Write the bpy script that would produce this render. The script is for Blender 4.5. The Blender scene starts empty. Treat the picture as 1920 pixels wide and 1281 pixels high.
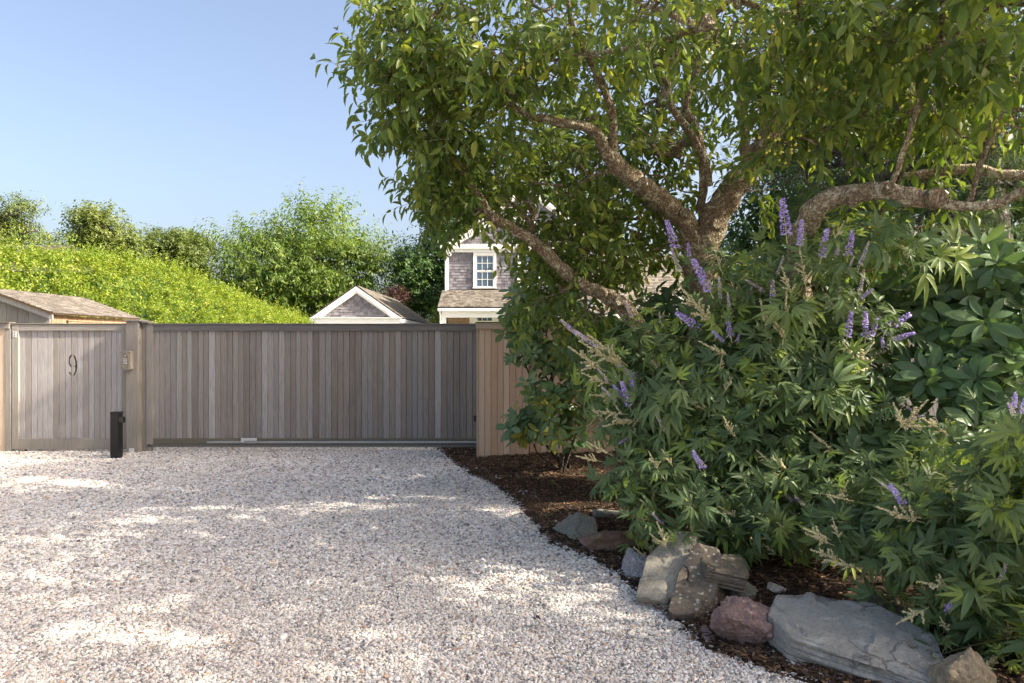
import bpy, bmesh, math, random
import numpy as np
from mathutils import Vector, Matrix, Quaternion, noise
R = math.radians
random.seed(7)
rng = np.random.default_rng(7)
sc = bpy.context.scene
col = sc.collection

# ------------------------------------------------------------ camera, sky, sun
EYE = 1.6            # eye height in metres
FPX = 1280.0         # focal length in photograph pixels (24 mm on 36 mm, 1920 px wide)
cam_d = bpy.data.cameras.new('camera')
cam = bpy.data.objects.new('camera', cam_d)
col.objects.link(cam)
cam.location = (0, 0, EYE)
cam.rotation_euler = (R(90), 0, 0)
cam_d.sensor_width = 36.0
cam_d.lens = 24.0
cam_d.clip_start = 0.05
cam_d.clip_end = 2000
sc.camera = cam

SUN_EL = R(37)
SUN_TOWARD_CAM = R(12)      # the sun stands to the right, a little on the camera's side
sun_dir = Vector((math.cos(SUN_EL) * math.cos(SUN_TOWARD_CAM), -math.cos(SUN_EL) * math.sin(SUN_TOWARD_CAM), math.sin(SUN_EL)))
world = bpy.data.worlds.new('World')
sc.world = world
world.use_nodes = True
wn = world.node_tree.nodes
wl = world.node_tree.links
sky = wn.new('ShaderNodeTexSky')
sky.sky_type = 'NISHITA'
sky.sun_disc = False
sky.sun_elevation = SUN_EL
sky.sun_rotation = math.atan2(sun_dir.x, sun_dir.y)
sky.altitude = 0
sky.air_density = 0.9
sky.dust_density = 5.6
sky.ozone_density = 0.6
wn['Background'].inputs['Strength'].default_value = 0.10
tint = wn.new('ShaderNodeMix'); tint.data_type = 'RGBA'; tint.blend_type = 'MULTIPLY'
tint.inputs[0].default_value = 1.0
tint.inputs[7].default_value = (1.0, 0.965, 0.955, 1)      # the photograph's daylight white balance
wl.new(sky.outputs['Color'], tint.inputs[6])
wl.new(tint.outputs[2], wn['Background'].inputs['Color'])

sun_d = bpy.data.lights.new('sun', 'SUN')
sun_d.energy = 4.0
sun_d.angle = R(0.55)
sun_d.color = (1.0, 0.90, 0.76)
sun = bpy.data.objects.new('sun', sun_d)
col.objects.link(sun)
sun.location = sun_dir * 60
sun.rotation_euler = sun_dir.to_track_quat('Z', 'Y').to_euler()

sc.view_settings.view_transform = 'Standard'
sc.view_settings.look = 'None'
sc.view_settings.gamma = 1
sc.view_settings.exposure = 1.85
sc.view_settings.use_curve_mapping = False
sc.cycles.use_denoising = True
sc.cycles.max_bounces = 8
sc.cycles.diffuse_bounces = 6
sc.cycles.transmission_bounces = 6
sc.cycles.transparent_max_bounces = 8
sc.cycles.sample_clamp_indirect = 6

# ------------------------------------------------------------ helpers
def P(px, py, Y):
    return Vector(((px - 960) / FPX * Y, Y, EYE - (py - 640.5) / FPX * Y))
def G(px, py, z=0.0):
    Y = (EYE - z) * FPX / (py - 640.5)
    return Vector(((px - 960) / FPX * Y, Y, z))

BASE = {}
def tag(o, label=None, cat=None, group=None, kind=None):
    if label: o['label'] = label
    if cat: o['category'] = cat
    if group: o['group'] = group
    if kind: o['kind'] = kind
    return o
def thing(name, label, cat, loc=(0, 0, 0), group=None):
    o = bpy.data.objects.new(name, None)
    o.empty_display_size = 0.1
    col.objects.link(o)
    o.location = loc
    BASE[o] = Matrix.Translation(Vector(loc))
    return tag(o, label, cat, group)
def adopt(o, parent):
    if parent is not None:
        o.parent = parent
        m = BASE.get(parent)
        if m is not None:
            o.matrix_parent_inverse = m.inverted()
def link(name, me, parent=None, matrix=None, kind=None):
    o = bpy.data.objects.new(name, me)
    col.objects.link(o)
    adopt(o, parent)
    if matrix is not None:
        o.matrix_basis = matrix
        BASE[o] = matrix.copy()
    if kind: o['kind'] = kind
    return o

class MB:
    """collects faces with a random value each; build() makes ONE mesh object"""
    def __init__(s):
        s.v = []; s.f = []; s.r = []
    def poly(s, pts, r=0.5):
        b = len(s.v); s.v += [tuple(p) for p in pts]; s.f.append(tuple(range(b, b + len(pts)))); s.r.append(r)
    def hexa(s, p, r=0.5):
        """8 corners: 4 bottom ccw, 4 top ccw"""
        b = len(s.v); s.v += [tuple(q) for q in p]
        for f in ((3, 2, 1, 0), (4, 5, 6, 7), (0, 1, 5, 4), (1, 2, 6, 5), (2, 3, 7, 6), (3, 0, 4, 7)):
            s.f.append(tuple(b + i for i in f)); s.r.append(r)
    def box(s, x0, x1, y0, y1, z0, z1, r=0.5):
        s.hexa([(x0, y0, z0), (x1, y0, z0), (x1, y1, z0), (x0, y1, z0), (x0, y0, z1), (x1, y0, z1), (x1, y1, z1), (x0, y1, z1)], r)
    def obox(s, c, u, v, w, r=0.5):
        """oriented box: centre and three half-axis vectors"""
        c, u, v, w = Vector(c), Vector(u), Vector(v), Vector(w)
        s.hexa([c - u - v - w, c + u - v - w, c + u + v - w, c - u + v - w, c - u - v + w, c + u - v + w, c + u + v + w, c - u + v + w], r)
    def prism(s, pts, ext, r=0.5):
        ext = Vector(ext); pts = [Vector(p) for p in pts]; n = len(pts)
        b = len(s.v); s.v += [tuple(p) for p in pts] + [tuple(p + ext) for p in pts]
        s.f.append(tuple(b + i for i in range(n))[::-1]); s.r.append(r)
        s.f.append(tuple(b + n + i for i in range(n))); s.r.append(r)
        for i in range(n):
            j = (i + 1) % n
            s.f.append((b + i, b + j, b + n + j, b + n + i)); s.r.append(r)
    def tube(s, pts, rad, n=8, r=0.5, cap=True, bump=0.0, seed=0):
        pts = [Vector(p) for p in pts]
        if not hasattr(rad, '__len__'): rad = [rad] * len(pts)
        b = len(s.v); up = Vector((0.13, 0.31, 0.94))
        for i, p in enumerate(pts):
            d = (pts[min(i + 1, len(pts) - 1)] - pts[max(i - 1, 0)])
            d = d.normalized() if d.length > 1e-9 else Vector((0, 0, 1))
            a = d.cross(up)
            if a.length < 1e-3: a = d.cross(Vector((1, 0, 0)))
            a.normalize(); c = d.cross(a)
            for k in range(n):
                t = 2 * math.pi * k / n
                q = a * math.cos(t) + c * math.sin(t)
                rr = rad[i]
                if bump: rr *= 1 + bump * noise.noise(p * 9 + q * 1.3 + Vector((seed, 0, 0)))
                s.v.append(tuple(p + q * rr))
        for i in range(len(pts) - 1):
            for k in range(n):
                j = (k + 1) % n
                s.f.append((b + i * n + k, b + i * n + j, b + (i + 1) * n + j, b + (i + 1) * n + k)); s.r.append(r)
        if cap:
            s.f.append(tuple(b + k for k in range(n))[::-1]); s.r.append(r)
            e = b + (len(pts) - 1) * n
            s.f.append(tuple(e + k for k in range(n))); s.r.append(r)
    def mesh(s, name, mat, smooth=False):
        me = bpy.data.meshes.new(name)
        me.from_pydata(s.v, [], s.f)
        a = me.attributes.new('rnd', 'FLOAT', 'FACE')
        a.data.foreach_set('value', np.array(s.r, dtype=np.float32))
        if smooth: me.polygons.foreach_set('use_smooth', np.ones(len(s.f), dtype=bool))
        me.materials.append(mat)
        return me
    def build(s, name, mat, parent=None, smooth=False, kind=None, bevel=0.0):
        o = link(name, s.mesh(name, mat, smooth), parent, kind=kind)
        if bevel:
            m = o.modifiers.new('bevel', 'BEVEL'); m.width = bevel; m.segments = 2; m.limit_method = 'ANGLE'
        return o

def np_mesh(name, V, T, rnd, mat, smooth=True):
    """triangle soup from numpy: vertices, triangles, one random value for each vertex"""
    me = bpy.data.meshes.new(name)
    V = np.ascontiguousarray(V, dtype=np.float32); T = np.ascontiguousarray(T, dtype=np.int32)
    me.vertices.add(len(V)); me.vertices.foreach_set('co', V.ravel())
    me.loops.add(T.size); me.loops.foreach_set('vertex_index', T.ravel())
    me.polygons.add(len(T)); me.polygons.foreach_set('loop_start', np.arange(0, T.size, 3, dtype=np.int32))
    if smooth: me.polygons.foreach_set('use_smooth', np.ones(len(T), dtype=bool))
    a = me.attributes.new('rnd', 'FLOAT', 'POINT')
    a.data.foreach_set('value', np.ascontiguousarray(rnd, dtype=np.float32))
    me.materials.append(mat)
    me.update(calc_edges=True)
    return me

# ------------------------------------------------------------ materials
class NT:
    def __init__(s, name):
        s.m = bpy.data.materials.new(name); s.m.use_nodes = True
        s.t = s.m.node_tree; s.n = s.t.nodes; s.l = s.t.links
        s.b = s.n['Principled BSDF']; s.out = s.n['Material Output']
    def new(s, kind, **kw):
        n = s.n.new('ShaderNode' + kind)
        for k, v in kw.items(): setattr(n, k, v)
        return n
    def put(s, val, sock):
        if hasattr(val, 'is_output') or isinstance(val, bpy.types.NodeSocket): s.l.new(val, sock)
        elif isinstance(val, (tuple, list)) and len(val) == 3 and sock.type == 'RGBA': sock.default_value = (*val, 1)
        else: sock.default_value = val
    def coord(s, kind='Object'):
        return s.new('TexCoord').outputs[kind]
    def mapping(s, vec, scale=(1, 1, 1), loc=(0, 0, 0)):
        n = s.new('Mapping'); s.l.new(vec, n.inputs['Vector'])
        s.put(loc, n.inputs['Location']); s.put(scale, n.inputs['Scale']); return n.outputs[0]
    def noise(s, vec, scale, detail=4, rough=0.55, dist=0.0):
        n = s.new('TexNoise'); s.l.new(vec, n.inputs['Vector']); n.inputs['Scale'].default_value = scale
        n.inputs['Detail'].default_value = detail; n.inputs['Roughness'].default_value = rough; n.inputs['Distortion'].default_value = dist
        return n.outputs['Fac']
    def voro(s, vec, scale, feature='F1'):
        n = s.new('TexVoronoi', feature=feature); s.l.new(vec, n.inputs['Vector']); n.inputs['Scale'].default_value = scale
        return n
    def ramp(s, fac, stops, interp='LINEAR'):
        n = s.new('ValToRGB'); s.put(fac, n.inputs[0]); e = n.color_ramp.elements; n.color_ramp.interpolation = interp
        while len(e) < len(stops): e.new(0.5)
        for x, (p, c) in zip(e, stops):
            x.position = p; x.color = (*c, 1) if not isinstance(c, (int, float)) else (c, c, c, 1)
        return n.outputs[0]
    def mix(s, fac, a, b, blend='MIX'):
        n = s.new('Mix', data_type='RGBA', blend_type=blend)
        s.put(fac, n.inputs[0]); s.put(a, n.inputs[6]); s.put(b, n.inputs[7]); return n.outputs[2]
    def math(s, op, a, b=0.0, c=0.0):
        n = s.new('Math', operation=op); s.put(a, n.inputs[0]); s.put(b, n.inputs[1])
        if op in ('MULTIPLY_ADD',): s.put(c, n.inputs[2])
        return n.outputs[0]
    def vadd(s, a, b):
        n = s.new('VectorMath', operation='ADD'); s.put(a, n.inputs[0]); s.put(b, n.inputs[1]); return n.outputs[0]
    def attr(s, name='rnd'):
        n = s.new('Attribute', attribute_name=name); return n.outputs['Fac']
    def objrnd(s):
        return s.new('ObjectInfo').outputs['Random']
    def combine(s, x, y, z):
        n = s.new('CombineXYZ'); s.put(x, n.inputs[0]); s.put(y, n.inputs[1]); s.put(z, n.inputs[2]); return n.outputs[0]
    def bump(s, h, strength=0.4, dist=0.01):
        n = s.new('Bump'); s.put(h, n.inputs['Height']); n.inputs['Strength'].default_value = strength; n.inputs['Distance'].default_value = dist
        return n.outputs[0]
    def done(s, color, rough=0.7, normal=None, spec=0.4, metal=0.0):
        s.put(color, s.b.inputs['Base Color']); s.put(rough, s.b.inputs['Roughness'])
        s.b.inputs['Specular IOR Level'].default_value = spec; s.b.inputs['Metallic'].default_value = metal
        if normal is not None: s.l.new(normal, s.b.inputs['Normal'])
        return s.m

def mat_plain(name, c, rough=0.6, metal=0.0, spec=0.4, var=0.12, scale=20):
    t = NT(name); co = t.coord()
    n = t.noise(co, scale, 5)
    cc = t.mix(n, tuple(x * (1 - var) for x in c), tuple(min(1, x * (1 + var)) for x in c))
    return t.done(cc, rough, t.bump(n, 0.08, 0.005), spec, metal)

def mat_wood(name, stops, dark=(0.10, 0.085, 0.075), grain=1.0, rnd='object', stain=None, vert=True):
    """weathered boards: tone for each board, streaky grain and cathedral figure along the board"""
    t = NT(name); co = t.coord()
    rv = t.objrnd() if rnd == 'object' else t.attr()
    off = t.combine(t.math('MULTIPLY', rv, 37.0), t.math('MULTIPLY', rv, 11.0), t.math('MULTIPLY', rv, 53.0))
    v = t.vadd(co, off)
    ax = (1, 1, 0.035) if vert else (0.035, 1, 1)
    fine = t.noise(t.mapping(v, ax), 150, 5, 0.65)
    mid = t.noise(t.mapping(v, (ax[0], 1, ax[2] * 1.3)), 38, 4, 0.6, 0.6)
    w = t.new('TexWave', wave_type='BANDS', bands_direction='X' if vert else 'Z')
    t.l.new(t.mapping(v, (1, 1, 0.10) if vert else (0.10, 1, 1)), w.inputs['Vector'])
    w.inputs['Scale'].default_value = 16; w.inputs['Distortion'].default_value = 9; w.inputs['Detail'].default_value = 2.5
    w.inputs['Detail Scale'].default_value = 1.1
    fig = w.outputs['Fac']
    tone = t.ramp(rv, stops)
    big = t.noise(t.mapping(v, (1, 1, 0.25) if vert else (.25, 1, 1)), 5.5, 3)
    c = t.mix(t.math('MULTIPLY', t.ramp(big, [(0.3, 0.0), (0.75, 1.0)]), 0.45), tone, tuple(0.5 * x + 0.5 * y for x, y in zip(stops[0][1], stops[-1][1])))
    c = t.mix(t.math('MULTIPLY', t.ramp(fig, [(0.1, 1.0), (0.55, 0.0)]), 0.32 * grain), c, dark)
    c = t.mix(t.math('MULTIPLY', t.ramp(fine, [(0.36, 1.0), (0.58, 0.0)]), 0.42 * grain), c, dark)
    c = t.mix(t.math('MULTIPLY', t.ramp(mid, [(0.55, 0.0), (0.8, 1.0)]), 0.25 * grain), c, (0.42, 0.40, 0.385))
    if stain is not None:      # green-grey algae creeping up from the wet end
        sep = t.new('SeparateXYZ'); t.l.new(t.coord('Generated') if rnd != 'object' else co, sep.inputs[0])
        low = t.ramp(t.math('ADD', sep.outputs['Z'], t.math('MULTIPLY', mid, 0.25)), [(stain[0], 1.0), (stain[1], 0.0)])
        c = t.mix(t.math('MULTIPLY', low, 0.5), c, stain[2])
    h = t.math('ADD', t.math('MULTIPLY', fine, 0.6), t.math('MULTIPLY', fig, 0.25))
    return t.done(c, t.ramp(fine, [(0.2, 0.9), (0.8, 0.7)]), t.bump(h, 0.35, 0.004), 0.25)

def mat_leaf(name, stops, trans=0.4, rough=0.42, under=None, tcol=1.0):
    t = NT(name)
    c = t.ramp(t.attr(), stops)
    n = t.noise(t.coord(), 9, 3)
    c = t.mix(t.math('MULTIPLY', n, 0.22), c, tuple(x * 0.55 for x in stops[0][1]))
    if under is not None:
        g = t.new('NewGeometry'); c2 = t.mix(0.55, c, under)
        c = t.mix(g.outputs['Backfacing'], c, c2)
    t.put(c, t.b.inputs['Base Color']); t.b.inputs['Roughness'].default_value = rough
    t.b.inputs['Specular IOR Level'].default_value = 0.35
    tr = t.new('BsdfTranslucent')
    tc = t.mix(1.0, c, (1.5 * tcol, 1.55 * tcol, 0.55 * tcol), 'MULTIPLY')
    t.l.new(tc, tr.inputs['Color'])
    mx = t.new('MixShader'); mx.inputs[0].default_value = trans
    t.l.new(t.b.outputs[0], mx.inputs[1]); t.l.new(tr.outputs[0], mx.inputs[2])
    t.l.new(mx.outputs[0], t.out.inputs['Surface'])
    return t.m

def mat_bark(name, base, light, lichen, amount=0.5, scale=1.0):
    t = NT(name); co = t.coord()
    v = t.voro(t.mapping(co, (1, 1, 0.45)), 55 * scale)
    n = t.noise(co, 24 * scale, 6, 0.65)
    c = t.mix(t.ramp(n, [(0.35, 0.0), (0.65, 1.0)]), base, light)
    c = t.mix(t.ramp(v.outputs['Distance'], [(0.25, 0.0), (0.75, 0.75)]), c, tuple(x * 0.35 for x in base))
    l1 = t.noise(co, 11 * scale, 5, 0.7, 0.4)
    l2 = t.noise(t.vadd(co, (3, 7, 1)), 34 * scale, 4, 0.7)
    lm = t.ramp(t.math('ADD', t.math('MULTIPLY', l1, 0.6), t.math('MULTIPLY', l2, 0.4)), [(0.56 - 0.08 * amount, 0.0), (0.61 - 0.06 * amount, 1.0)])
    c = t.mix(t.math('MULTIPLY', lm, 0.85), c, t.mix(l2, lichen, tuple(min(1, x * 1.35) for x in lichen)))
    h = t.math('SUBTRACT', n, t.math('MULTIPLY', v.outputs['Distance'], 0.7))
    return t.done(c, 0.92, t.bump(h, 1.0, 0.035), 0.15)

def mat_stone(name, c1, c2, c3, lichen=None, scale=1.0, speck=0.0, layers=0.0, lich_amt=0.56):
    t = NT(name); co = t.coord()
    n = t.noise(co, 5 * scale, 7, 0.65); n2 = t.noise(co, 26 * scale, 6, 0.7)
    c = t.mix(t.ramp(n, [(0.35, 0.0), (0.65, 1.0)]), c1, c2)
    c = t.mix(t.ramp(n2, [(0.5, 0.0), (0.72, 0.8)]), c, c3)
    if speck:
        w = t.voro(co, 150 * scale)
        c = t.mix(t.math('MULTIPLY', t.ramp(w.outputs['Color'], [(0.25, 1.0), (0.4, 0.0)]), speck), c, tuple(x * 0.4 for x in c1))
    if lichen is not None:
        lv = t.voro(t.vadd(co, (5, 2, 8)), 17 * scale)
        ln = t.noise(co, 4.2 * scale, 3)
        spot = t.ramp(t.math('ADD', lv.outputs['Distance'], t.math('MULTIPLY', t.noise(co, 40 * scale, 4, 0.7), 0.75)), [(0.60, 1.0), (0.66, 0.0)])
        mask = t.math('MULTIPLY', spot, t.ramp(ln, [(lich_amt - 0.05, 0.0), (lich_amt, 1.0)]))
        c = t.mix(mask, c, lichen)
    n3 = t.noise(co, 95 * scale, 5, 0.7); pit = t.voro(t.vadd(co, (1, 4, 2)), 60 * scale)
    c = t.mix(t.math('MULTIPLY', t.ramp(n3, [(0.35, 1.0), (0.55, 0.0)]), 0.45), c, tuple(x * 0.5 for x in c1))
    c = t.mix(t.math('MULTIPLY', t.ramp(t.noise(t.vadd(co, (9, 1, 4)), 12 * scale, 6, 0.75), [(0.55, 0.0), (0.66, 1.0)]), 0.35), c, tuple(min(0.6, x * 1.6) for x in c2))
    h = t.math('ADD', t.math('ADD', t.math('MULTIPLY', n, 0.6), t.math('MULTIPLY', n2, 0.4)), t.math('MULTIPLY', n3, 0.25))
    if layers:
        s = t.new('SeparateXYZ'); t.l.new(co, s.inputs[0])
        lay = t.noise(t.combine(t.math('MULTIPLY', s.outputs[0], 2), t.math('MULTIPLY', s.outputs[1], 2), t.math('MULTIPLY', s.outputs[2], 45)), 1.6, 4)
        h = t.math('ADD', h, t.math('MULTIPLY', lay, layers))
        ck = t.voro(t.vadd(co, t.combine(t.math('MULTIPLY', n, 0.25), t.math('MULTIPLY', n2, 0.12), 0.0)), 5.0, 'DISTANCE_TO_EDGE')
        crack = t.ramp(ck.outputs['Distance'], [(0.0, 1.0), (0.035, 0.0)])
        crack = t.math('MULTIPLY', crack, t.ramp(t.noise(co, 3.0, 2), [(0.5, 0.0), (0.6, 1.0)]))
        c = t.mix(t.math('MULTIPLY', crack, 0.3), c, tuple(x * 0.4 for x in c1))
        h = t.math('SUBTRACT', h, t.math('MULTIPLY', crack, 0.35))
    return t.done(c, 0.85, t.bump(h, 0.9, 0.035), 0.3)

def mat_shingle(name, stops, rough=0.85):
    t = NT(name); co = t.coord(); rv = t.attr()
    c = t.ramp(rv, stops)
    n = t.noise(t.mapping(co, (1, 1, 0.15)), 26, 4, 0.65)
    b = t.noise(co, 1.4, 4)
    c = t.mix(t.math('MULTIPLY', t.ramp(n, [(0.4, 1.0), (0.6, 0.0)]), 0.35), c, tuple(x * 0.45 for x in stops[0][1]))
    c = t.mix(t.math('MULTIPLY', t.ramp(b, [(0.45, 0.0), (0.7, 1.0)]), 0.3), c, tuple(x * 0.6 for x in stops[0][1]))
    return t.done(c, rough, t.bump(n, 0.3, 0.01), 0.2)

M = {}
# board tones from dark brown-grey to pale silver
M['gate_board'] = mat_wood('weathered_gate_board', [(0.0, (0.185, 0.155, 0.13)), (0.2, (0.29, 0.245, 0.205)), (0.35, (0.22, 0.198, 0.178)), (0.5, (0.33, 0.29, 0.25)), (0.65, (0.27, 0.262, 0.25)), (0.8, (0.36, 0.33, 0.298)), (1.0, (0.47, 0.46, 0.445))])
M['door_board'] = mat_wood('silver_gate_board', [(0.0, (0.287, 0.259, 0.236)), (0.4, (0.380, 0.351, 0.333)), (0.7, (0.414, 0.397, 0.397)), (1.0, (0.460, 0.443, 0.431))], (0.16, 0.14, 0.125))
M['frame_wood'] = mat_wood('weathered_frame', [(0.0, (0.275, 0.25, 0.215)), (1.0, (0.33, 0.305, 0.27))], (0.15, 0.135, 0.11))
M['rail_wood'] = mat_wood('weathered_rail', [(0.0, (0.264, 0.240, 0.210)), (1.0, (0.324, 0.300, 0.276))], (0.11, 0.10, 0.085), vert=False)
M['rail_dark'] = mat_wood('dark_rail', [(0.0, (0.17, 0.16, 0.148)), (1.0, (0.22, 0.21, 0.195))], (0.05, 0.05, 0.05), vert=False)
M['rail_moss'] = mat_wood('mossy_rail', [(0.0, (0.135, 0.125, 0.09)), (1.0, (0.19, 0.175, 0.13))], (0.07, 0.07, 0.045), vert=False)
M['new_board'] = mat_wood('cedar_board', [(0.0, (0.44, 0.31, 0.215)), (0.4, (0.52, 0.385, 0.275)), (0.7, (0.56, 0.43, 0.32)), (1.0, (0.60, 0.48, 0.37))], (0.30, 0.20, 0.13), 0.7)
M['new_rail'] = mat_wood('cedar_rail', [(0.0, (0.42, 0.33, 0.25)), (1.0, (0.48, 0.385, 0.30))], (0.27, 0.2, 0.14), 0.7, vert=False)
M['old_board'] = mat_wood('old_grey_board', [(0.0, (0.180, 0.168, 0.156)), (1.0, (0.324, 0.306, 0.288))], (0.07, 0.065, 0.06))
M['shed_board'] = mat_wood('shed_board', [(0.0, (0.204, 0.192, 0.186)), (0.5, (0.300, 0.282, 0.276)), (1.0, (0.408, 0.390, 0.384))], (0.09, 0.085, 0.085))
M['shed_sunlit'] = mat_wood('shed_sunlit_board', [(0.0, (0.25, 0.145, 0.08)), (0.5, (0.32, 0.20, 0.12)), (1.0, (0.38, 0.28, 0.19))], (0.16, 0.09, 0.055))  # orange of the sunlit side wall painted into the board colour
M['galv'] = mat_plain('galvanised_steel', (0.50, 0.51, 0.52), 0.45, 0.8)
M['zinc'] = mat_plain('pale_zinc', (0.62, 0.62, 0.60), 0.5, 0.3)
M['steel'] = mat_plain('dull_steel', (0.22, 0.22, 0.2), 0.55, 0.6)
M['black'] = mat_plain('black_paint', (0.012, 0.012, 0.013), 0.38)
M['keypad'] = mat_plain('bronze_paint', (0.235, 0.205, 0.165), 0.45, 0.15)
M['keyhole'] = mat_plain('dark_screw', (0.03, 0.028, 0.025), 0.4)
M['button'] = mat_plain('chrome_button', (0.72, 0.72, 0.72), 0.3, 0.7)
M['trim'] = mat_plain('white_trim', (0.80, 0.78, 0.74), 0.55, var=0.03, scale=3)
M['shingle_wall'] = mat_shingle('grey_wall_shingle', [(0.0, (0.15, 0.14, 0.155)), (0.5, (0.23, 0.22, 0.24)), (1.0, (0.33, 0.31, 0.325))])
M['shingle_tan'] = mat_shingle('tan_wall_shingle', [(0.0, (0.30, 0.19, 0.10)), (1.0, (0.48, 0.33, 0.2))])
M['shingle_roof'] = mat_shingle('cedar_roof_shingle', [(0.0, (0.125, 0.11, 0.09)), (0.5, (0.20, 0.178, 0.148)), (1.0, (0.28, 0.25, 0.21))])
M['shingle_shed'] = mat_shingle('shed_roof_shingle', [(0.0, (0.13, 0.115, 0.10)), (0.5, (0.19, 0.17, 0.15)), (1.0, (0.26, 0.235, 0.205))])
M['brick'] = mat_plain('red_brick', (0.32, 0.12, 0.075), 0.85, var=0.3, scale=30)
def mat_glass():
    t = NT('window_glass')
    return t.done((0.06, 0.10, 0.15), 0.04, None, 1.0)
M['glass'] = mat_glass()
M['dark_in'] = mat_plain('dark_interior', (0.05, 0.045, 0.04), 0.8)

M['bark_crab'] = mat_bark('crab_bark', (0.26, 0.19, 0.125), (0.40, 0.305, 0.205), (0.50, 0.48, 0.34), 0.55, 1.5)
M['bark_limb_sunlit'] = mat_bark('sunlit_lichen_bark', (0.36, 0.27, 0.18), (0.50, 0.40, 0.28), (0.58, 0.54, 0.40), 0.75, 1.5)  # lichen bark of the low limb, its colour lightened to look sunlit
M['bark_pine'] = mat_bark('pine_bark', (0.13, 0.11, 0.095), (0.24, 0.21, 0.185), (0.36, 0.37, 0.32), 0.2, 0.6)
M['bark_dark'] = mat_bark('dark_bark', (0.075, 0.058, 0.045), (0.13, 0.105, 0.08), (0.2, 0.2, 0.15), 0.0)
M['cut_wood'] = mat_plain('sawn_end', (0.30, 0.20, 0.13), 0.85, var=0.45, scale=40)
M['twig_green'] = mat_plain('green_stem', (0.16, 0.15, 0.06), 0.7)
M['stem_brown'] = mat_plain('brown_stem', (0.17, 0.11, 0.06), 0.8)

M['leaf_crab'] = mat_leaf('crab_leaf', [(0.0, (0.066, 0.112, 0.028)), (0.45, (0.125, 0.185, 0.042)), (0.8, (0.20, 0.255, 0.055)), (1.0, (0.36, 0.38, 0.07))], 0.46, 0.36, (0.20, 0.24, 0.10))
M['leaf_vitex'] = mat_leaf('chaste_leaf', [(0.0, (0.085, 0.140, 0.060)), (0.5, (0.145, 0.215, 0.088)), (0.85, (0.205, 0.28, 0.105)), (1.0, (0.30, 0.39, 0.08))], 0.38, 0.45, (0.17, 0.20, 0.13))
M['leaf_rhodo'] = mat_leaf('rhododendron_leaf', [(0.0, (0.060, 0.115, 0.052)), (0.6, (0.11, 0.185, 0.075)), (0.93, (0.18, 0.255, 0.095)), (1.0, (0.40, 0.37, 0.06))], 0.28, 0.30, (0.24, 0.27, 0.14))
M['leaf_hedge'] = mat_leaf('privet_leaf', [(0.0, (0.070, 0.125, 0.016)), (0.4, (0.155, 0.23, 0.026)), (0.8, (0.27, 0.325, 0.04)), (1.0, (0.40, 0.42, 0.09))], 0.4, 0.5)
M['leaf_mid'] = mat_leaf('garden_tree_leaf', [(0.0, (0.070, 0.124, 0.025)), (0.5, (0.131, 0.202, 0.039)), (1.0, (0.246, 0.290, 0.061))], 0.4, 0.5)
M['leaf_pale'] = mat_leaf('pale_tree_leaf', [(0.0, (0.090, 0.130, 0.035)), (0.5, (0.163, 0.203, 0.057)), (1.0, (0.260, 0.277, 0.090))], 0.35, 0.55)
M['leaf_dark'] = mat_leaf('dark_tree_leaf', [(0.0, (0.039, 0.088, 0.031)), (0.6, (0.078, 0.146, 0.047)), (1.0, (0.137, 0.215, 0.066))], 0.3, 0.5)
M['leaf_purple'] = mat_leaf('purple_shrub_leaf', [(0.0, (0.05, 0.02, 0.03)), (1.0, (0.12, 0.05, 0.05))], 0.3, 0.5)
M['needle'] = mat_leaf('pine_needle', [(0.0, (0.053, 0.109, 0.049)), (0.6, (0.095, 0.169, 0.069)), (1.0, (0.227, 0.265, 0.085))], 0.25, 0.5)
M['needle_far'] = mat_leaf('far_needle', [(0.0, (0.075, 0.118, 0.034)), (1.0, (0.186, 0.220, 0.060))], 0.25, 0.5)
M['fruit'] = mat_plain('yellow_fruit', (0.50, 0.44, 0.06), 0.35)
def mat_flower():
    t = NT('flower_spike')
    c = t.ramp(t.attr(), [(0.0, (0.27, 0.28, 0.13)), (0.22, (0.52, 0.47, 0.26)), (0.42, (0.66, 0.58, 0.37)), (0.46, (0.62, 0.54, 0.34)), (0.5, (0.36, 0.25, 0.72)), (0.75, (0.50, 0.38, 0.84)), (1.0, (0.70, 0.62, 0.92))])
    return t.done(c, 0.7, None, 0.2)
M['flower'] = mat_flower()

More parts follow.
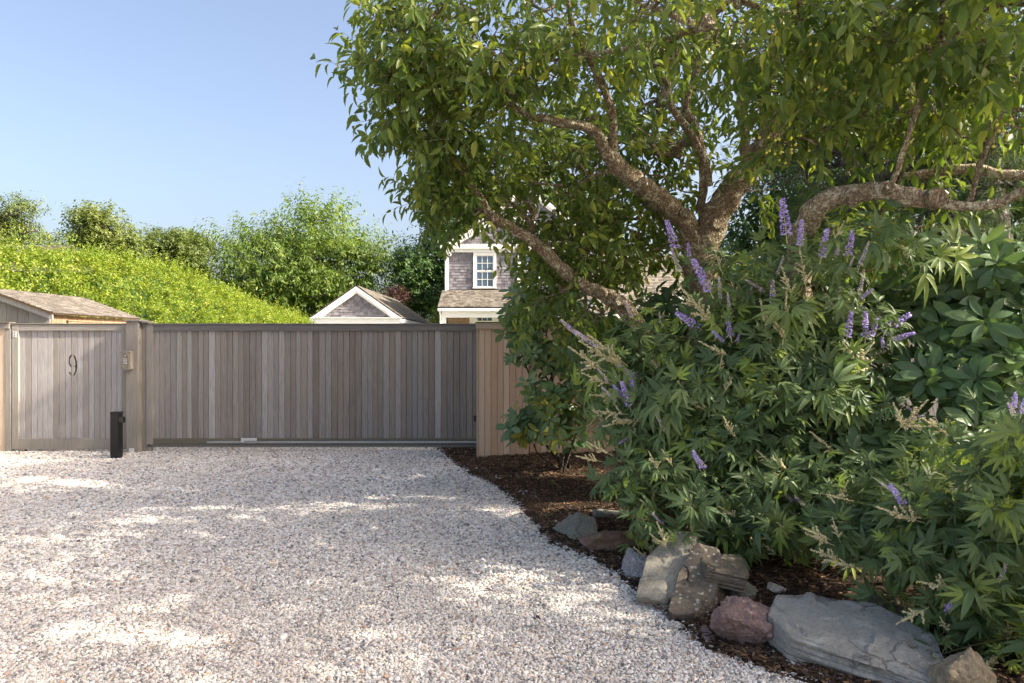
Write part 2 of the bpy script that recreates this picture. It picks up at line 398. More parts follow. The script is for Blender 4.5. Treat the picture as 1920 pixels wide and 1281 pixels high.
def mat_gravel_sheet():
    t = NT('gravel_bed'); co = t.coord()
    v = t.voro(co, 62); v2 = t.voro(t.vadd(co, (3, 1, 0)), 95)
    c = t.ramp(v.outputs['Color'], [(0.0, (0.22, 0.215, 0.21)), (0.3, (0.48, 0.45, 0.42)), (0.6, (0.66, 0.63, 0.59)), (1.0, (0.80, 0.78, 0.74))])
    c = t.mix(t.ramp(v.outputs['Distance'], [(0.3, 0.0), (0.8, 0.9)]), c, (0.10, 0.09, 0.08))
    h = t.math('SUBTRACT', 1.0, v.outputs['Distance'])
    return t.done(c, 0.85, t.bump(h, 0.8, 0.012), 0.25)
M['gravel_sheet'] = mat_gravel_sheet()
def mat_pebble():
    t = NT('pebble')
    rv = t.objrnd()
    c = t.ramp(rv, [(0.0, (0.14, 0.14, 0.145)), (0.09, (0.26, 0.255, 0.25)), (0.22, (0.42, 0.395, 0.355)), (0.38, (0.59, 0.555, 0.505)), (0.56, (0.69, 0.66, 0.615)), (0.68, (0.55, 0.465, 0.355)), (0.80, (0.74, 0.71, 0.665)), (0.94, (0.78, 0.76, 0.72)), (0.975, (0.38, 0.25, 0.18)), (1.0, (0.54, 0.38, 0.26))])
    pos = t.new('NewGeometry').outputs['Position']      # dusty and damp patches over the drive
    dn = t.noise(pos, 0.9, 5, 0.6); d2 = t.noise(t.mapping(pos, (1.0, 0.25, 1)), 2.2, 3)
    c = t.mix(t.math('MULTIPLY', t.ramp(dn, [(0.42, 0.0), (0.68, 1.0)]), 0.26), c, (0.30, 0.275, 0.24))
    c = t.mix(t.math('MULTIPLY', t.ramp(d2, [(0.5, 0.0), (0.75, 1.0)]), 0.25), c, (0.62, 0.56, 0.47))
    return t.done(c, 0.75, None, 0.3)
M['pebble'] = mat_pebble()
def mat_mulch():
    t = NT('mulch'); co = t.coord()
    a = t.noise(co, 55, 7, 0.75); b = t.noise(co, 6, 5)
    c = t.ramp(a, [(0.3, (0.022, 0.015, 0.011)), (0.55, (0.050, 0.034, 0.025)), (0.75, (0.095, 0.064, 0.044))])
    c = t.mix(t.ramp(b, [(0.45, 0.0), (0.7, 0.6)]), c, (0.045, 0.030, 0.022))
    return t.done(c, 0.95, t.bump(a, 1.0, 0.03), 0.1)
M['mulch'] = mat_mulch()
def mat_chip():
    t = NT('mulch_chip')
    c = t.ramp(t.objrnd(), [(0.0, (0.028, 0.019, 0.014)), (0.45, (0.062, 0.042, 0.030)), (0.8, (0.12, 0.078, 0.048)), (0.95, (0.21, 0.125, 0.065)), (1.0, (0.33, 0.26, 0.17))])
    return t.done(c, 0.9, None, 0.1)
M['chip'] = mat_chip()
def mat_lawn():
    t = NT('lawn'); co = t.coord()
    n = t.noise(co, 0.4, 8, 0.7)
    return t.done(t.ramp(n, [(0.3, (0.035, 0.06, 0.015)), (0.7, (0.07, 0.10, 0.03))]), 0.95, None, 0.1)
M['lawn'] = mat_lawn()

# ------------------------------------------------------------ the ground
g = MB(); g.poly([(-300, -60, -0.012), (300, -60, -0.012), (300, 600, -0.012), (-300, 600, -0.012)])
tag(g.build('lawn', M['lawn']), kind='structure')

# edge between gravel and planting bed, from the gate towards the camera (ground points)
EDGE_PX = [(838, 842), (868, 868), (905, 893), (960, 918), (1010, 960), (1062, 1020), (1150, 1052), (1205, 1088), (1260, 1130), (1318, 1174), (1385, 1224), (1480, 1258), (1600, 1290), (1640, 1345), (1860, 1490)]
EDGE = [Vector((-1.55, 11.5, 0))] + [G(*p) for p in EDGE_PX] + [Vector((2.4, 1.5, 0)), Vector((2.9, -2, 0))]
EDGE_A = np.array([(p.x, p.y) for p in EDGE])[::-1]
def edge_x(y):
    return np.interp(y, EDGE_A[:, 1], EDGE_A[:, 0])

g = MB()
ys = np.linspace(-40, 30, 141)
for a, b in zip(ys[:-1], ys[1:]):
    ea, eb = (edge_x(a) + 0.3, edge_x(b) + 0.3) if b > -1.9 else (22, 22)      # unseen gravel apron behind the camera, widened to bounce sunlight forward
    g.poly([(-14 if b > -1.9 else -22, a, -0.004), (ea, a, -0.004), (eb, b, -0.004), (-14 if b > -1.9 else -22, b, -0.004)])
tag(g.build('driveway', M['gravel_sheet']), kind='structure')

# planting bed: a fine grid, rising gently away from its edge
def bed_h(x, y):
    d = np.maximum(0, x - edge_x(y))
    return 0.010 + 0.10 * (1 - np.exp(-d / 0.9))
nx, ny = 150, 200
X, Yg = np.meshgrid(np.linspace(-0.25, 9.0, nx), np.linspace(-2, 11.5, ny))
Xb = edge_x(Yg) + np.where(X < 0, X, X ** 1.25 * 0.8)
Zb = bed_h(Xb, Yg)
for i in range(ny):
    for j in range(nx):
        Zb[i, j] += 0.018 * noise.noise((Xb[i, j] * 5, Yg[i, j] * 5, 0)) + 0.010 * noise.noise((Xb[i, j] * 17, Yg[i, j] * 17, 3))
Zb[:, 0] = -0.03
Zb[:, 1] = np.minimum(Zb[:, 1], -0.01)
V = np.stack([Xb, Yg, Zb], -1).reshape(-1, 3)
idx = np.arange(nx * ny).reshape(ny, nx)
q = np.stack([idx[:-1, :-1], idx[:-1, 1:], idx[1:, 1:], idx[1:, :-1]], -1).reshape(-1, 4)
T = np.concatenate([q[:, [0, 1, 2]], q[:, [0, 2, 3]]])
tag(link('planting_bed', np_mesh('planting_bed', V, T, np.zeros(len(V)), M['mulch'])), kind='structure')

def bedz(x, y):
    return float(bed_h(np.array(x), np.array(y))) if x > edge_x(y) - 0.1 else 0.0

def scatter_points(name, pts, rot, scl, mat, shape, label, cat):
    """ONE object of kind stuff: small pieces set on points by geometry nodes"""
    me = bpy.data.meshes.new(name)
    me.vertices.add(len(pts)); me.vertices.foreach_set('co', np.ascontiguousarray(pts, dtype=np.float32).ravel())
    for nm, d in (('rot', rot), ('scl', scl)):
        a = me.attributes.new(nm, 'FLOAT_VECTOR', 'POINT'); a.data.foreach_set('vector', np.ascontiguousarray(d, dtype=np.float32).ravel())
    o = link(name, me)
    ng = bpy.data.node_groups.new(name + '_nodes', 'GeometryNodeTree')
    ng.interface.new_socket('Geometry', in_out='INPUT', socket_type='NodeSocketGeometry')
    ng.interface.new_socket('Geometry', in_out='OUTPUT', socket_type='NodeSocketGeometry')
    n, l = ng.nodes, ng.links
    gi, go = n.new('NodeGroupInput'), n.new('NodeGroupOutput')
    inst = n.new('GeometryNodeInstanceOnPoints')
    if shape == 'pebble':
        prim = n.new('GeometryNodeMeshIcoSphere'); prim.inputs['Radius'].default_value = 1.0; prim.inputs['Subdivisions'].default_value = 2
        sp = n.new('GeometryNodeSetPosition'); nz = n.new('ShaderNodeTexNoise'); nz.inputs['Scale'].default_value = 0.9
        sub = n.new('ShaderNodeVectorMath'); sub.operation = 'SUBTRACT'; sub.inputs[1].default_value = (0.5, 0.5, 0.5)
        mul = n.new('ShaderNodeVectorMath'); mul.operation = 'SCALE'; mul.inputs['Scale'].default_value = 1.3
        l.new(nz.outputs['Color'], sub.inputs[0]); l.new(sub.outputs[0], mul.inputs[0]); l.new(mul.outputs[0], sp.inputs['Offset'])
        l.new(prim.outputs['Mesh'], sp.inputs['Geometry']); geo = sp.outputs[0]
    else:
        prim = n.new('GeometryNodeMeshCube'); prim.inputs['Size'].default_value = (2, 2, 2); geo = prim.outputs['Mesh']
    sm = n.new('GeometryNodeSetMaterial'); sm.inputs['Material'].default_value = mat
    l.new(geo, sm.inputs['Geometry'])
    ra = n.new('GeometryNodeInputNamedAttribute'); ra.data_type = 'FLOAT_VECTOR'; ra.inputs['Name'].default_value = 'rot'
    sa = n.new('GeometryNodeInputNamedAttribute'); sa.data_type = 'FLOAT_VECTOR'; sa.inputs['Name'].default_value = 'scl'
    er = n.new('FunctionNodeEulerToRotation')
    l.new(ra.outputs['Attribute'], er.inputs[0])
    l.new(gi.outputs[0], inst.inputs['Points']); l.new(sm.outputs[0], inst.inputs['Instance'])
    l.new(er.outputs[0], inst.inputs['Rotation']); l.new(sa.outputs['Attribute'], inst.inputs['Scale'])
    l.new(inst.outputs[0], go.inputs[0])
    md = o.modifiers.new('scatter', 'NODES'); md.node_group = ng
    me.materials.append(mat)
    return tag(o, label, cat, kind='stuff')

# gravel: jittered lattice, coarser further away
pts = []
for y0, y1, st in ((1.9, 4.4, 0.0108), (4.4, 6.8, 0.0135), (6.8, 11.5, 0.0175)):
    yy = np.arange(y0, y1, st)
    for y in yy:
        w = 0.80 * y + 0.8
        xe = float(edge_x(y))
        xs = np.arange(max(-w, -9.0), min(w, xe + 0.55), st)
        p = np.stack([xs, np.full_like(xs, y)], 1)
        pts.append(np.concatenate([p, np.full((len(xs), 1), st)], 1))
pts = np.concatenate(pts)
pts[:, :2] += rng.uniform(-0.5, 0.5, (len(pts), 2)) * pts[:, 2:3] * 1.1
wob = np.array([0.20 * noise.noise((x * 2.2, y * 2.2, 0)) + 0.10 * noise.noise((x * 7, y * 7, 5)) for x, y in pts[:, :2]])
d = edge_x(pts[:, 1]) + wob - pts[:, 0]            # >0 on the drive side
keep = rng.random(len(pts)) < np.clip(0.62 + d * 3.2, 0.02 * (d > -0.6), 1.0)
keep &= ~((d < -0.05) & (rng.random(len(pts)) < 0.6))
pts = pts[keep]; d = d[keep]
n = len(pts)
size = pts[:, 2] * 0.60 * rng.lognormal(0, 0.22, n)
scl = size[:, None] * rng.uniform(0.75, 1.25, (n, 3)) * np.array([1.12, 1.12, 0.8])
zz = np.where(d > 0, 0.0, 0.0) + np.maximum(0, bed_h(pts[:, 0], pts[:, 1]) * (pts[:, 0] > edge_x(pts[:, 1])))
pos = np.stack([pts[:, 0], pts[:, 1], zz + rng.uniform(-0.2, 0.75, n) * size], 1)
rot = rng.uniform(-0.5, 0.5, (n, 3)); rot[:, 2] = rng.uniform(0, 6.28, n)
scatter_points('gravel', pos, rot, scl, M['pebble'], 'pebble', 'pale grey and cream pea gravel covering the driveway', 'gravel')

# mulch chips and pine needles on the bed
n = 42000
yy = rng.uniform(2.4, 10.6, n) ** 1.0
xx = edge_x(yy) + rng.exponential(0.55, n) - 0.06 + rng.normal(0, 0.05, n)
zb = bed_h(xx, yy)
ln = rng.random(n) < 0.55
sx = np.where(ln, rng.uniform(0.018, 0.05, n), rng.uniform(0.008, 0.022, n))
sy = np.where(ln, 0.0011, rng.uniform(0.004, 0.009, n))
sz = np.where(ln, 0.0011, 0.0025)
rot = np.stack([rng.normal(0, 0.25, n), rng.normal(0, 0.22, n), rng.uniform(0, 6.28, n)], 1)
scatter_points('mulch_litter', np.stack([xx, yy, zb + rng.uniform(0.0, 0.022, n)], 1), rot, np.stack([sx, sy, sz], 1), M['chip'], 'chip', 'brown wood chips and fallen needles over the planting bed', 'mulch')

# ------------------------------------------------------------ gates and fences
def board_mesh(name, w, h, th, mat, ch=0.0055):
    """one board standing on z = 0, front face at y = 0, long edges chamfered"""
    m = MB()
    g = ch * 2.6            # the joint between boards is a deep narrow groove
    m.prism([(-w / 2, th, 0), (w / 2, th, 0), (w / 2, g, 0), (w / 2 - ch * 0.55, ch * 0.5, 0), (w / 2 - ch, 0, 0), (-w / 2 + ch, 0, 0), (-w / 2 + ch * 0.55, ch * 0.5, 0), (-w / 2, g, 0)], (0, 0, h))
    return m.mesh(name, mat)
def rail(parent, name, mat, x0, x1, y0, y1, z0, z1, bevel=0.004):
    """a bar as its own mesh with its origin at its centre"""
    m = MB(); cx, cy, cz = (x0 + x1) / 2, (y0 + y1) / 2, (z0 + z1) / 2
    m.box(x0 - cx, x1 - cx, y0 - cy, y1 - cy, z0 - cz, z1 - cz)
    me = m.mesh(name, mat)
    o = link(name, me, parent, Matrix.Translation((cx, cy, cz)))
    if bevel:
        b = o.modifiers.new('bevel', 'BEVEL'); b.width = bevel; b.segments = 2
    return o
def boards(parent, mat, x0, x1, y, z0, z1, w, th=0.03, jit=0.0016, seed=1, wvar=0.12):
    r = random.Random(seed); out = []
    me = board_mesh('board', 1.0, z1 - z0, th, mat, 0.004)
    for v in me.vertices:      # unit width board; keep the chamfer true when scaled to w
        v.co.x *= 1.0
    me2 = board_mesh('board', w, z1 - z0, th, mat)
    n = max(1, round((x1 - x0) / w)); ws = [1 + r.uniform(-wvar, wvar) for _ in range(n)]; k = (x1 - x0) / sum(ws)
    x = x0
    for i in range(n):
        bw = ws[i] * k
        o = link('board', me2, parent, Matrix.Translation((x + bw / 2, y + r.uniform(0, jit), z0)) @ Matrix.Diagonal((bw / w, 1, 1, 1)))
        out.append(o); x += bw
    bpy.data.meshes.remove(me)
    return out

GY = 9.9                        # gate plane
S = FPX / GY
def gx(px): return (px - 960) / S
def gz(py): return EYE - (py - 640.5) / S

# wide sliding gate
sg = thing('sliding_gate', 'wide weathered grey sliding driveway gate of narrow vertical boards', 'gate', (gx(580), GY, 0))
xl, xr = gx(276), 0.35
boards(sg, M['gate_board'], gx(288.5), xr, GY, gz(823), gz(619), 0.0835, 0.035, seed=3, wvar=0.16)
rail(sg, 'stile', M['frame_wood'], xl, gx(289), GY - 0.032, GY + 0.05, gz(833), gz(609.2))
rail(sg, 'top_rail', M['rail_dark'], gx(289) + 0.001, xr, GY - 0.030, GY + 0.05, gz(620.5), gz(609.2))
rail(sg, 'top_cap', M['rail_dark'], xl - 0.004, xr + 0.01, GY - 0.045, GY + 0.065, gz(609.2) + 0.001, gz(606.6))
rail(sg, 'bottom_rail', M['rail_moss'], gx(289) + 0.001, xr, GY - 0.030, GY + 0.05, gz(833), gz(822))
rail(sg, 'bottom_beam', M['steel'], xl + 0.04, xr, GY - 0.010, GY + 0.05, gz(838.5), gz(833) - 0.002)
rk = rail(sg, 'gear_rack', M['galv'], gx(391), xr - 0.05, GY - 0.046, GY - 0.0305, gz(829.5), gz(827))
m = MB(); x = gx(391)
while x < xr - 0.07:            # teeth hanging from the rack
    m.prism([(x, GY - 0.046, gz(829.5) - 0.0005), (x + 0.016, GY - 0.046, gz(829.5) - 0.0005), (x + 0.008, GY - 0.046, gz(829.5) - 0.014)], (0, 0.014, 0)); x += 0.0215
m.build('rack_teeth', M['galv'], rk, kind='stuff')
for px in (391, 517, 532, 594, 700, 733, 796, 868):
    m = MB(); m.tube([(gx(px), GY - 0.054, gz(828)), (gx(px), GY - 0.0465, gz(828))], 0.007, 8); m.build('bolt', M['galv'], rk)
br = rail(sg, 'limit_bracket', M['zinc'], gx(455), gx(484), GY - 0.062, GY - 0.048, gz(825.6), gz(820.6), 0.002)
rail(br, 'bracket_tab', M['zinc'], gx(455), gx(460.5), GY - 0.0645, GY - 0.0625, gz(829), gz(820.6), 0.001)
m = MB(); m.tube([(gx(279), GY - 0.045, gz(835.5)), (gx(279), GY + 0.01, gz(835.5))], 0.018, 12); m.build('guide_roller', M['steel'], sg)
rail(sg, 'latch_plate', M['black'], gx(888.5), gx(893), GY - 0.040, GY - 0.004, gz(790), gz(779), 0.002)

# small footgate with the numeral cut through its boards
fg = thing('foot_gate', 'silver grey framed board gate with a figure 9 cut through it', 'gate', (gx(133), GY, 0))
fb = boards(fg, M['door_board'], gx(36.5), gx(230.5), GY + 0.002, gz(823), gz(620), 0.0835, 0.042, seed=12, wvar=0.10)
rail(fg, 'stile', M['frame_wood'], gx(24.5), gx(37), GY - 0.028, GY + 0.05, gz(842.5), gz(608.5))
rail(fg, 'stile', M['frame_wood'], gx(230), gx(242.3), GY - 0.028, GY + 0.05, gz(842.5), gz(608.5))
rail(fg, 'top_rail', M['rail_wood'], gx(37) + 0.001, gx(230) - 0.001, GY - 0.027, GY + 0.05, gz(620.5), gz(608.5))
rail(fg, 'top_cap', M['rail_moss'], gx(23.5), gx(242.3), GY - 0.038, GY + 0.062, gz(608.5) + 0.001, gz(606.5))
rail(fg, 'bottom_rail', M['frame_wood'], gx(37) + 0.001, gx(230) - 0.001, GY - 0.027, GY + 0.05, gz(842.5), gz(822.5))
hp = rail(fg, 'hinge_plate', M['zinc'], gx(26.8), gx(33.6), GY - 0.033, GY - 0.0285, gz(633), gz(621.5), 0.001)
for z in (624.5, 629.8):
    m = MB(); m.tube([(gx(30.6), GY - 0.038, gz(z)), (gx(30.6), GY - 0.0332, gz(z))], 0.008, 8); m.build('screw', M['keyhole'], hp)
rail(fg, 'drop_bolt', M['black'], gx(47), gx(50.5), GY - 0.012, GY + 0.01, 0.0, gz(842.5) - 0.001, 0.002)
rail(fg, 'numeral_backing', M['rail_dark'], gx(38), gx(229), GY + 0.0475, GY + 0.085, gz(712), gz(658))  # added dark backing, blocks the light behind so the numeral reads dark
# stencil strokes of the 9 (metres from the numeral's centre), each cut as a thick curved slot
def stroke(pts, wid):
    L = []; Rr = []
    for i, p in enumerate(pts):
        a = pts[max(i - 1, 0)]; b = pts[min(i + 1, len(pts) - 1)]
        d = Vector((b[0] - a[0], b[1] - a[1])).normalized(); nrm = Vector((-d.y, d.x)) * wid[i] / 2
        L.append((p[0] + nrm.x, p[1] + nrm.y)); Rr.append((p[0] - nrm.x, p[1] - nrm.y))
    return L + Rr[::-1]
def arc(cx, cz, rx, rz, a0, a1, n=14):
    return [(cx + rx * math.cos(R(a0 + (a1 - a0) * i / n)), cz + rz * math.sin(R(a0 + (a1 - a0) * i / n))) for i in range(n + 1)]
u = 1 / S                       # one photograph pixel on the gate, in metres
strokes = []
lp = arc(-0.2 * u, 8.2 * u, 6.3 * u, 11.2 * u, 104, 250); strokes.append(stroke(lp, [0.022 + 0.009 * math.sin(math.pi * i / 14) for i in range(15)]))
rp = arc(-1.0 * u, 0.0 * u, 7.6 * u, 20.5 * u, 70, -70, 18); strokes.append(stroke(rp, [0.019 + 0.016 * math.sin(math.pi * i / 18) for i in range(19)]))
hk = arc(0.4 * u, 4.4 * u, 5.4 * u, 8.2 * u, -5, -66, 8); strokes.append(stroke(hk, [0.017] * 9))
tl = arc(0.4 * u, -8.5 * u, 6.4 * u, 10.5 * u, 200, 250, 8); strokes.append(stroke(tl, [0.023 - 0.001 * i for i in range(9)]))
cx9, cz9 = gx(135.6), gz(685.5)
cutters = []
for st in strokes:
    cut = MB(); cut.prism([(cx9 + a, GY - 0.05, cz9 + b) for a, b in st], (0, 0.15, 0))
    bm = bmesh.new(); cme = cut.mesh('cutter', M['door_board']); bm.from_mesh(cme); bmesh.ops.recalc_face_normals(bm, faces=bm.faces); bm.to_mesh(cme); bm.free()
    cutter = bpy.data.objects.new('cutter', cme); col.objects.link(cutter); cutters.append(cutter)
near = [o for o in fb if abs(o.matrix_basis.translation.x - cx9) < 0.13]
for o in near:
    o.data = o.data.copy()
    bm = bmesh.new(); bm.from_mesh(o.data); bmesh.ops.recalc_face_normals(bm, faces=bm.faces); bm.to_mesh(o.data); bm.free()
    for cutter in cutters:
        md = o.modifiers.new('cut', 'BOOLEAN'); md.object = cutter; md.solver = 'EXACT'; md.operation = 'DIFFERENCE'
bpy.context.view_layer.update()
dg = bpy.context.evaluated_depsgraph_get()
for o in near:
    me = bpy.data.meshes.new_from_object(o.evaluated_get(dg))
    o.modifiers.clear(); o.data = me
    me.name = 'board'
for cutter in cutters:
    cme = cutter.data; bpy.data.objects.remove(cutter); bpy.data.meshes.remove(cme)

# post between the gates, fence panel at the left edge
gp = thing('gate_post', 'square weathered timber post with flat cap between the two gates', 'post', (gx(258), GY, 0))
rail(gp, 'post_body', M['frame_wood'], gx(245.5), gx(268), GY - 0.13, GY + 0.05, -0.05, gz(603.5), 0.006)
rail(gp, 'stop_board', M['frame_wood'], gx(268) + 0.001, gx(274.5), GY - 0.02, GY + 0.04, 0.02, gz(606), 0.003)
rail(gp, 'cap', M['rail_wood'], gx(242.5), gx(272), GY - 0.155, GY + 0.08, gz(603.5) + 0.001, gz(599.8), 0.004)
rail(gp, 'cap_shoulder', M['rail_wood'], gx(272) + 0.001, gx(283), GY - 0.10, GY + 0.08, gz(606) + 0.001, gz(602.5), 0.004)
rail(gp, 'foot_plate', M['zinc'], gx(251.5), gx(261), GY - 0.137, GY - 0.1305, 0.01, gz(838), 0.002)
rail(gp, 'guide_block', M['frame_wood'], gx(271), gx(284), GY - 0.018, GY + 0.045, -0.02, gz(838.5), 0.004)
ck = G(257, 852); ck.z = 0.0

lf = thing('fence_panel', 'brown vertical board fence panel at the far left edge', 'fence', (gx(-30), GY, 0))
boards(lf, M['new_board'], gx(-110), gx(12), GY - 0.02, -0.02, gz(617), 0.10, 0.03, seed=5)
rail(lf, 'end_post', M['frame_wood'], gx(12) + 0.001, gx(23), GY - 0.03, GY + 0.06, -0.03, gz(617), 0.005)
rail(lf, 'top_rail', M['rail_wood'], gx(-110), gx(21.5), GY - 0.05, GY + 0.05, gz(617) + 0.001, gz(606), 0.004)
rail(lf, 'top_cap', M['rail_moss'], gx(-110), gx(23), GY - 0.07, GY + 0.07, gz(606) + 0.001, gz(604), 0.003)

# keypad on the post
kp = thing('keypad', 'bronze gate intercom keypad with oval face on the gate post', 'keypad', (gx(252), GY - 0.13, gz(676)))
ky = GY - 0.13
m = MB()
x0, x1, z0, z1 = gx(241.5), gx(260.5), gz(693.5), gz(657.5)
c = 0.018
m.prism([(x0 + c, ky - 0.001, z0), (x1 - c, ky - 0.001, z0), (x1, ky - 0.001, z0 + c), (x1, ky - 0.001, z1 - c), (x1 - c, ky - 0.001, z1), (x0 + c, ky - 0.001, z1), (x0, ky - 0.001, z1 - c), (x0, ky - 0.001, z0 + c)][::-1], (0, -0.085, 0))
o = m.build('housing', M['keypad'], kp, bevel=0.008)
cxk, czk = (x0 + x1) / 2, (z0 + z1) / 2
def ring(m, cx, cz, rx, rz, wd, y0, y1, n=28):
    for i in range(n):
        a, b = 2 * math.pi * i / n, 2 * math.pi * (i + 1) / n
        pa = [(cx + rx * math.cos(t), cz + rz * math.sin(t)) for t in (a, b)]
        pb = [(cx + (rx - wd) * math.cos(t), cz + (rz - wd) * math.sin(t)) for t in (a, b)]
        m.poly([(pa[0][0], y0, pa[0][1]), (pa[1][0], y0, pa[1][1]), (pb[1][0], y0, pb[1][1]), (pb[0][0], y0, pb[0][1])])
        m.poly([(pa[0][0], y0, pa[0][1]), (pa[0][0], y1, pa[0][1]), (pa[1][0], y1, pa[1][1]), (pa[1][0], y0, pa[1][1])])
        m.poly([(pb[1][0], y0, pb[1][1]), (pb[1][0], y1, pb[1][1]), (pb[0][0], y1, pb[0][1]), (pb[0][0], y0, pb[0][1])])
m = MB(); ring(m, cxk, czk, 0.058, 0.118, 0.009, ky - 0.096, ky - 0.0855); m.build('face_rim', M['keypad'], kp)
for r_ in range(4):
    for c_ in range(3):
        m = MB(); bx, bz = cxk + (c_ - 1) * 0.021, czk + 0.022 - r_ * 0.021
        m.tube([(bx, ky - 0.0865, bz), (bx, ky - 0.094, bz)], 0.0062, 8); m.build('button', M['button'], kp)
m = MB(); m.tube([(cxk, ky - 0.0865, czk + 0.072), (cxk, ky - 0.091, czk + 0.072)], 0.007, 10); m.build('indicator', M['zinc'], kp)
for sx in (-1, 1):
    m = MB(); m.tube([(cxk + sx * 0.060, ky - 0.0865, z1 - 0.022), (cxk + sx * 0.060, ky - 0.089, z1 - 0.022)], 0.007, 8); m.build('screw', M['keyhole'], kp)

# black sensor post on the gravel
b0 = G(214, 861); sp = thing('sensor_post', 'short black metal sensor post standing on the gravel before the gate', 'post', b0)
hh = (861 - 775) / FPX * b0.y
m = MB(); m.tube([b0 + Vector((0, 0, -0.05)), b0 + Vector((0, 0, hh))], 0.064, 4); mm = m.mesh('column', M['black'])
o = rail(sp, 'column', M['black'], b0.x - 0.057, b0.x + 0.057, b0.y, b0.y + 0.114, -0.05, hh, 0.006)
rail(sp, 'cap', M['black'], b0.x - 0.061, b0.x + 0.061, b0.y - 0.004, b0.y + 0.118, hh + 0.0005, hh + 0.016, 0.004)
rail(sp, 'bracket', M['black'], b0.x + 0.058, b0.x + 0.12, b0.y + 0.0005, b0.y + 0.03, hh - 0.11, hh - 0.06, 0.002)
sb = rail(sp, 'sensor_head', M['black'], b0.x + 0.088, b0.x + 0.158, b0.y - 0.045, b0.y - 0.001, hh - 0.125, hh - 0.045, 0.006)
rail(sb, 'lens', M['keyhole'], b0.x + 0.098, b0.x + 0.148, b0.y - 0.048, b0.y - 0.0455, hh - 0.115, hh - 0.055, 0.001)
bpy.data.meshes.remove(mm)

# tan cedar fence to the right of the gate: a near panel and a recessed run
RY = 9.18; S2 = FPX / RY
rx = lambda px: (px - 960) / S2
rz = lambda py: EYE - (py - 640.5) / S2
cf = thing('cedar_fence', 'tan vertical cedar board fence beside the sliding gate behind the shrub', 'fence', (rx(960), RY, 0))
boards(cf, M['new_board'], rx(893.5) + 0.03, rx(991), RY, 0.005, rz(616.5), 0.082, 0.03, seed=21, wvar=0.05)
rail(cf, 'corner_board', M['new_rail'], rx(893.5) - 0.001, rx(893.5) + 0.029, RY - 0.006, RY + 0.62, 0.0, rz(616.5), 0.003)
rail(cf, 'top_rail', M['new_rail'], rx(892.5), rx(993), RY - 0.035, RY + 0.03, rz(617), rz(605.5), 0.004)
rail(cf, 'top_cap', M['rail_moss'], rx(891), rx(995), RY - 0.055, RY + 0.66, rz(605.5) + 0.001, rz(603.8), 0.003)
boards(cf, M['new_board'], rx(991) + 0.01, 2.75, RY + 0.09, 0.02, rz(616.5), 0.082, 0.03, seed=22, wvar=0.05)
rail(cf, 'top_rail', M['new_rail'], rx(993) + 0.001, 2.75, RY + 0.05, RY + 0.12, rz(617), rz(605.5), 0.004)

# old grey fence behind the rhododendron on the right
of = thing('old_fence', 'old grey board fence half hidden behind the dark shrub at right', 'fence', (4.6, 6.6, 0))
boards(of, M['old_board'], 2.8, 7.2, 6.6, 0.0, 1.85, 0.105, 0.025, jit=0.008, seed=31)
rail(of, 'fence_rail', M['old_board'], 2.8, 7.2, 6.63, 6.70, 1.5, 1.6)

# ------------------------------------------------------------ buildings
def shingles(m, o, u, v, nrm, span, v1, course, wmin=0.10, wmax=0.22, th=0.014, seed=0):
    """courses of single shingles: o origin, u along, v up the surface, nrm outward; span(t) -> (u0, u1) at height t"""
    r = random.Random(seed); o, u, v, nrm = Vector(o), Vector(u).normalized(), Vector(v).normalized(), Vector(nrm).normalized()
    t = 0.0
    while t < v1 - 1e-4:
        t2 = min(t + course, v1)
        a0, a1 = span(t); b0, b1 = span(t2)
        x = min(a0, b0); end = max(a1, b1)
        while x < end - 1e-4:
            w = min(r.uniform(wmin, wmax), end - x)
            xa, xb = x + 0.002, x + w - 0.002
            k = th * r.uniform(0.8, 1.5)
            clipb = lambda q, lo, hi: min(max(q, lo), hi)
            p0 = o + u * clipb(xa, a0, a1) + v * (t - 0.006); p1 = o + u * clipb(xb, a0, a1) + v * (t - 0.006)
            p2 = o + u * clipb(xb, b0, b1) + v * t2; p3 = o + u * clipb(xa, b0, b1) + v * t2
            q0, q1 = p0 + nrm * k, p1 + nrm * k; q2, q3 = p2 + nrm * 0.002, p3 + nrm * 0.002
            rv = r.random()
            m.poly([q0, q1, q2, q3], rv); m.poly([p0, p1, q1, q0], rv)
            m.poly([p0, q0, q3, p3], rv); m.poly([q1, p1, p2, q2], rv)
            x += w
        t = t2

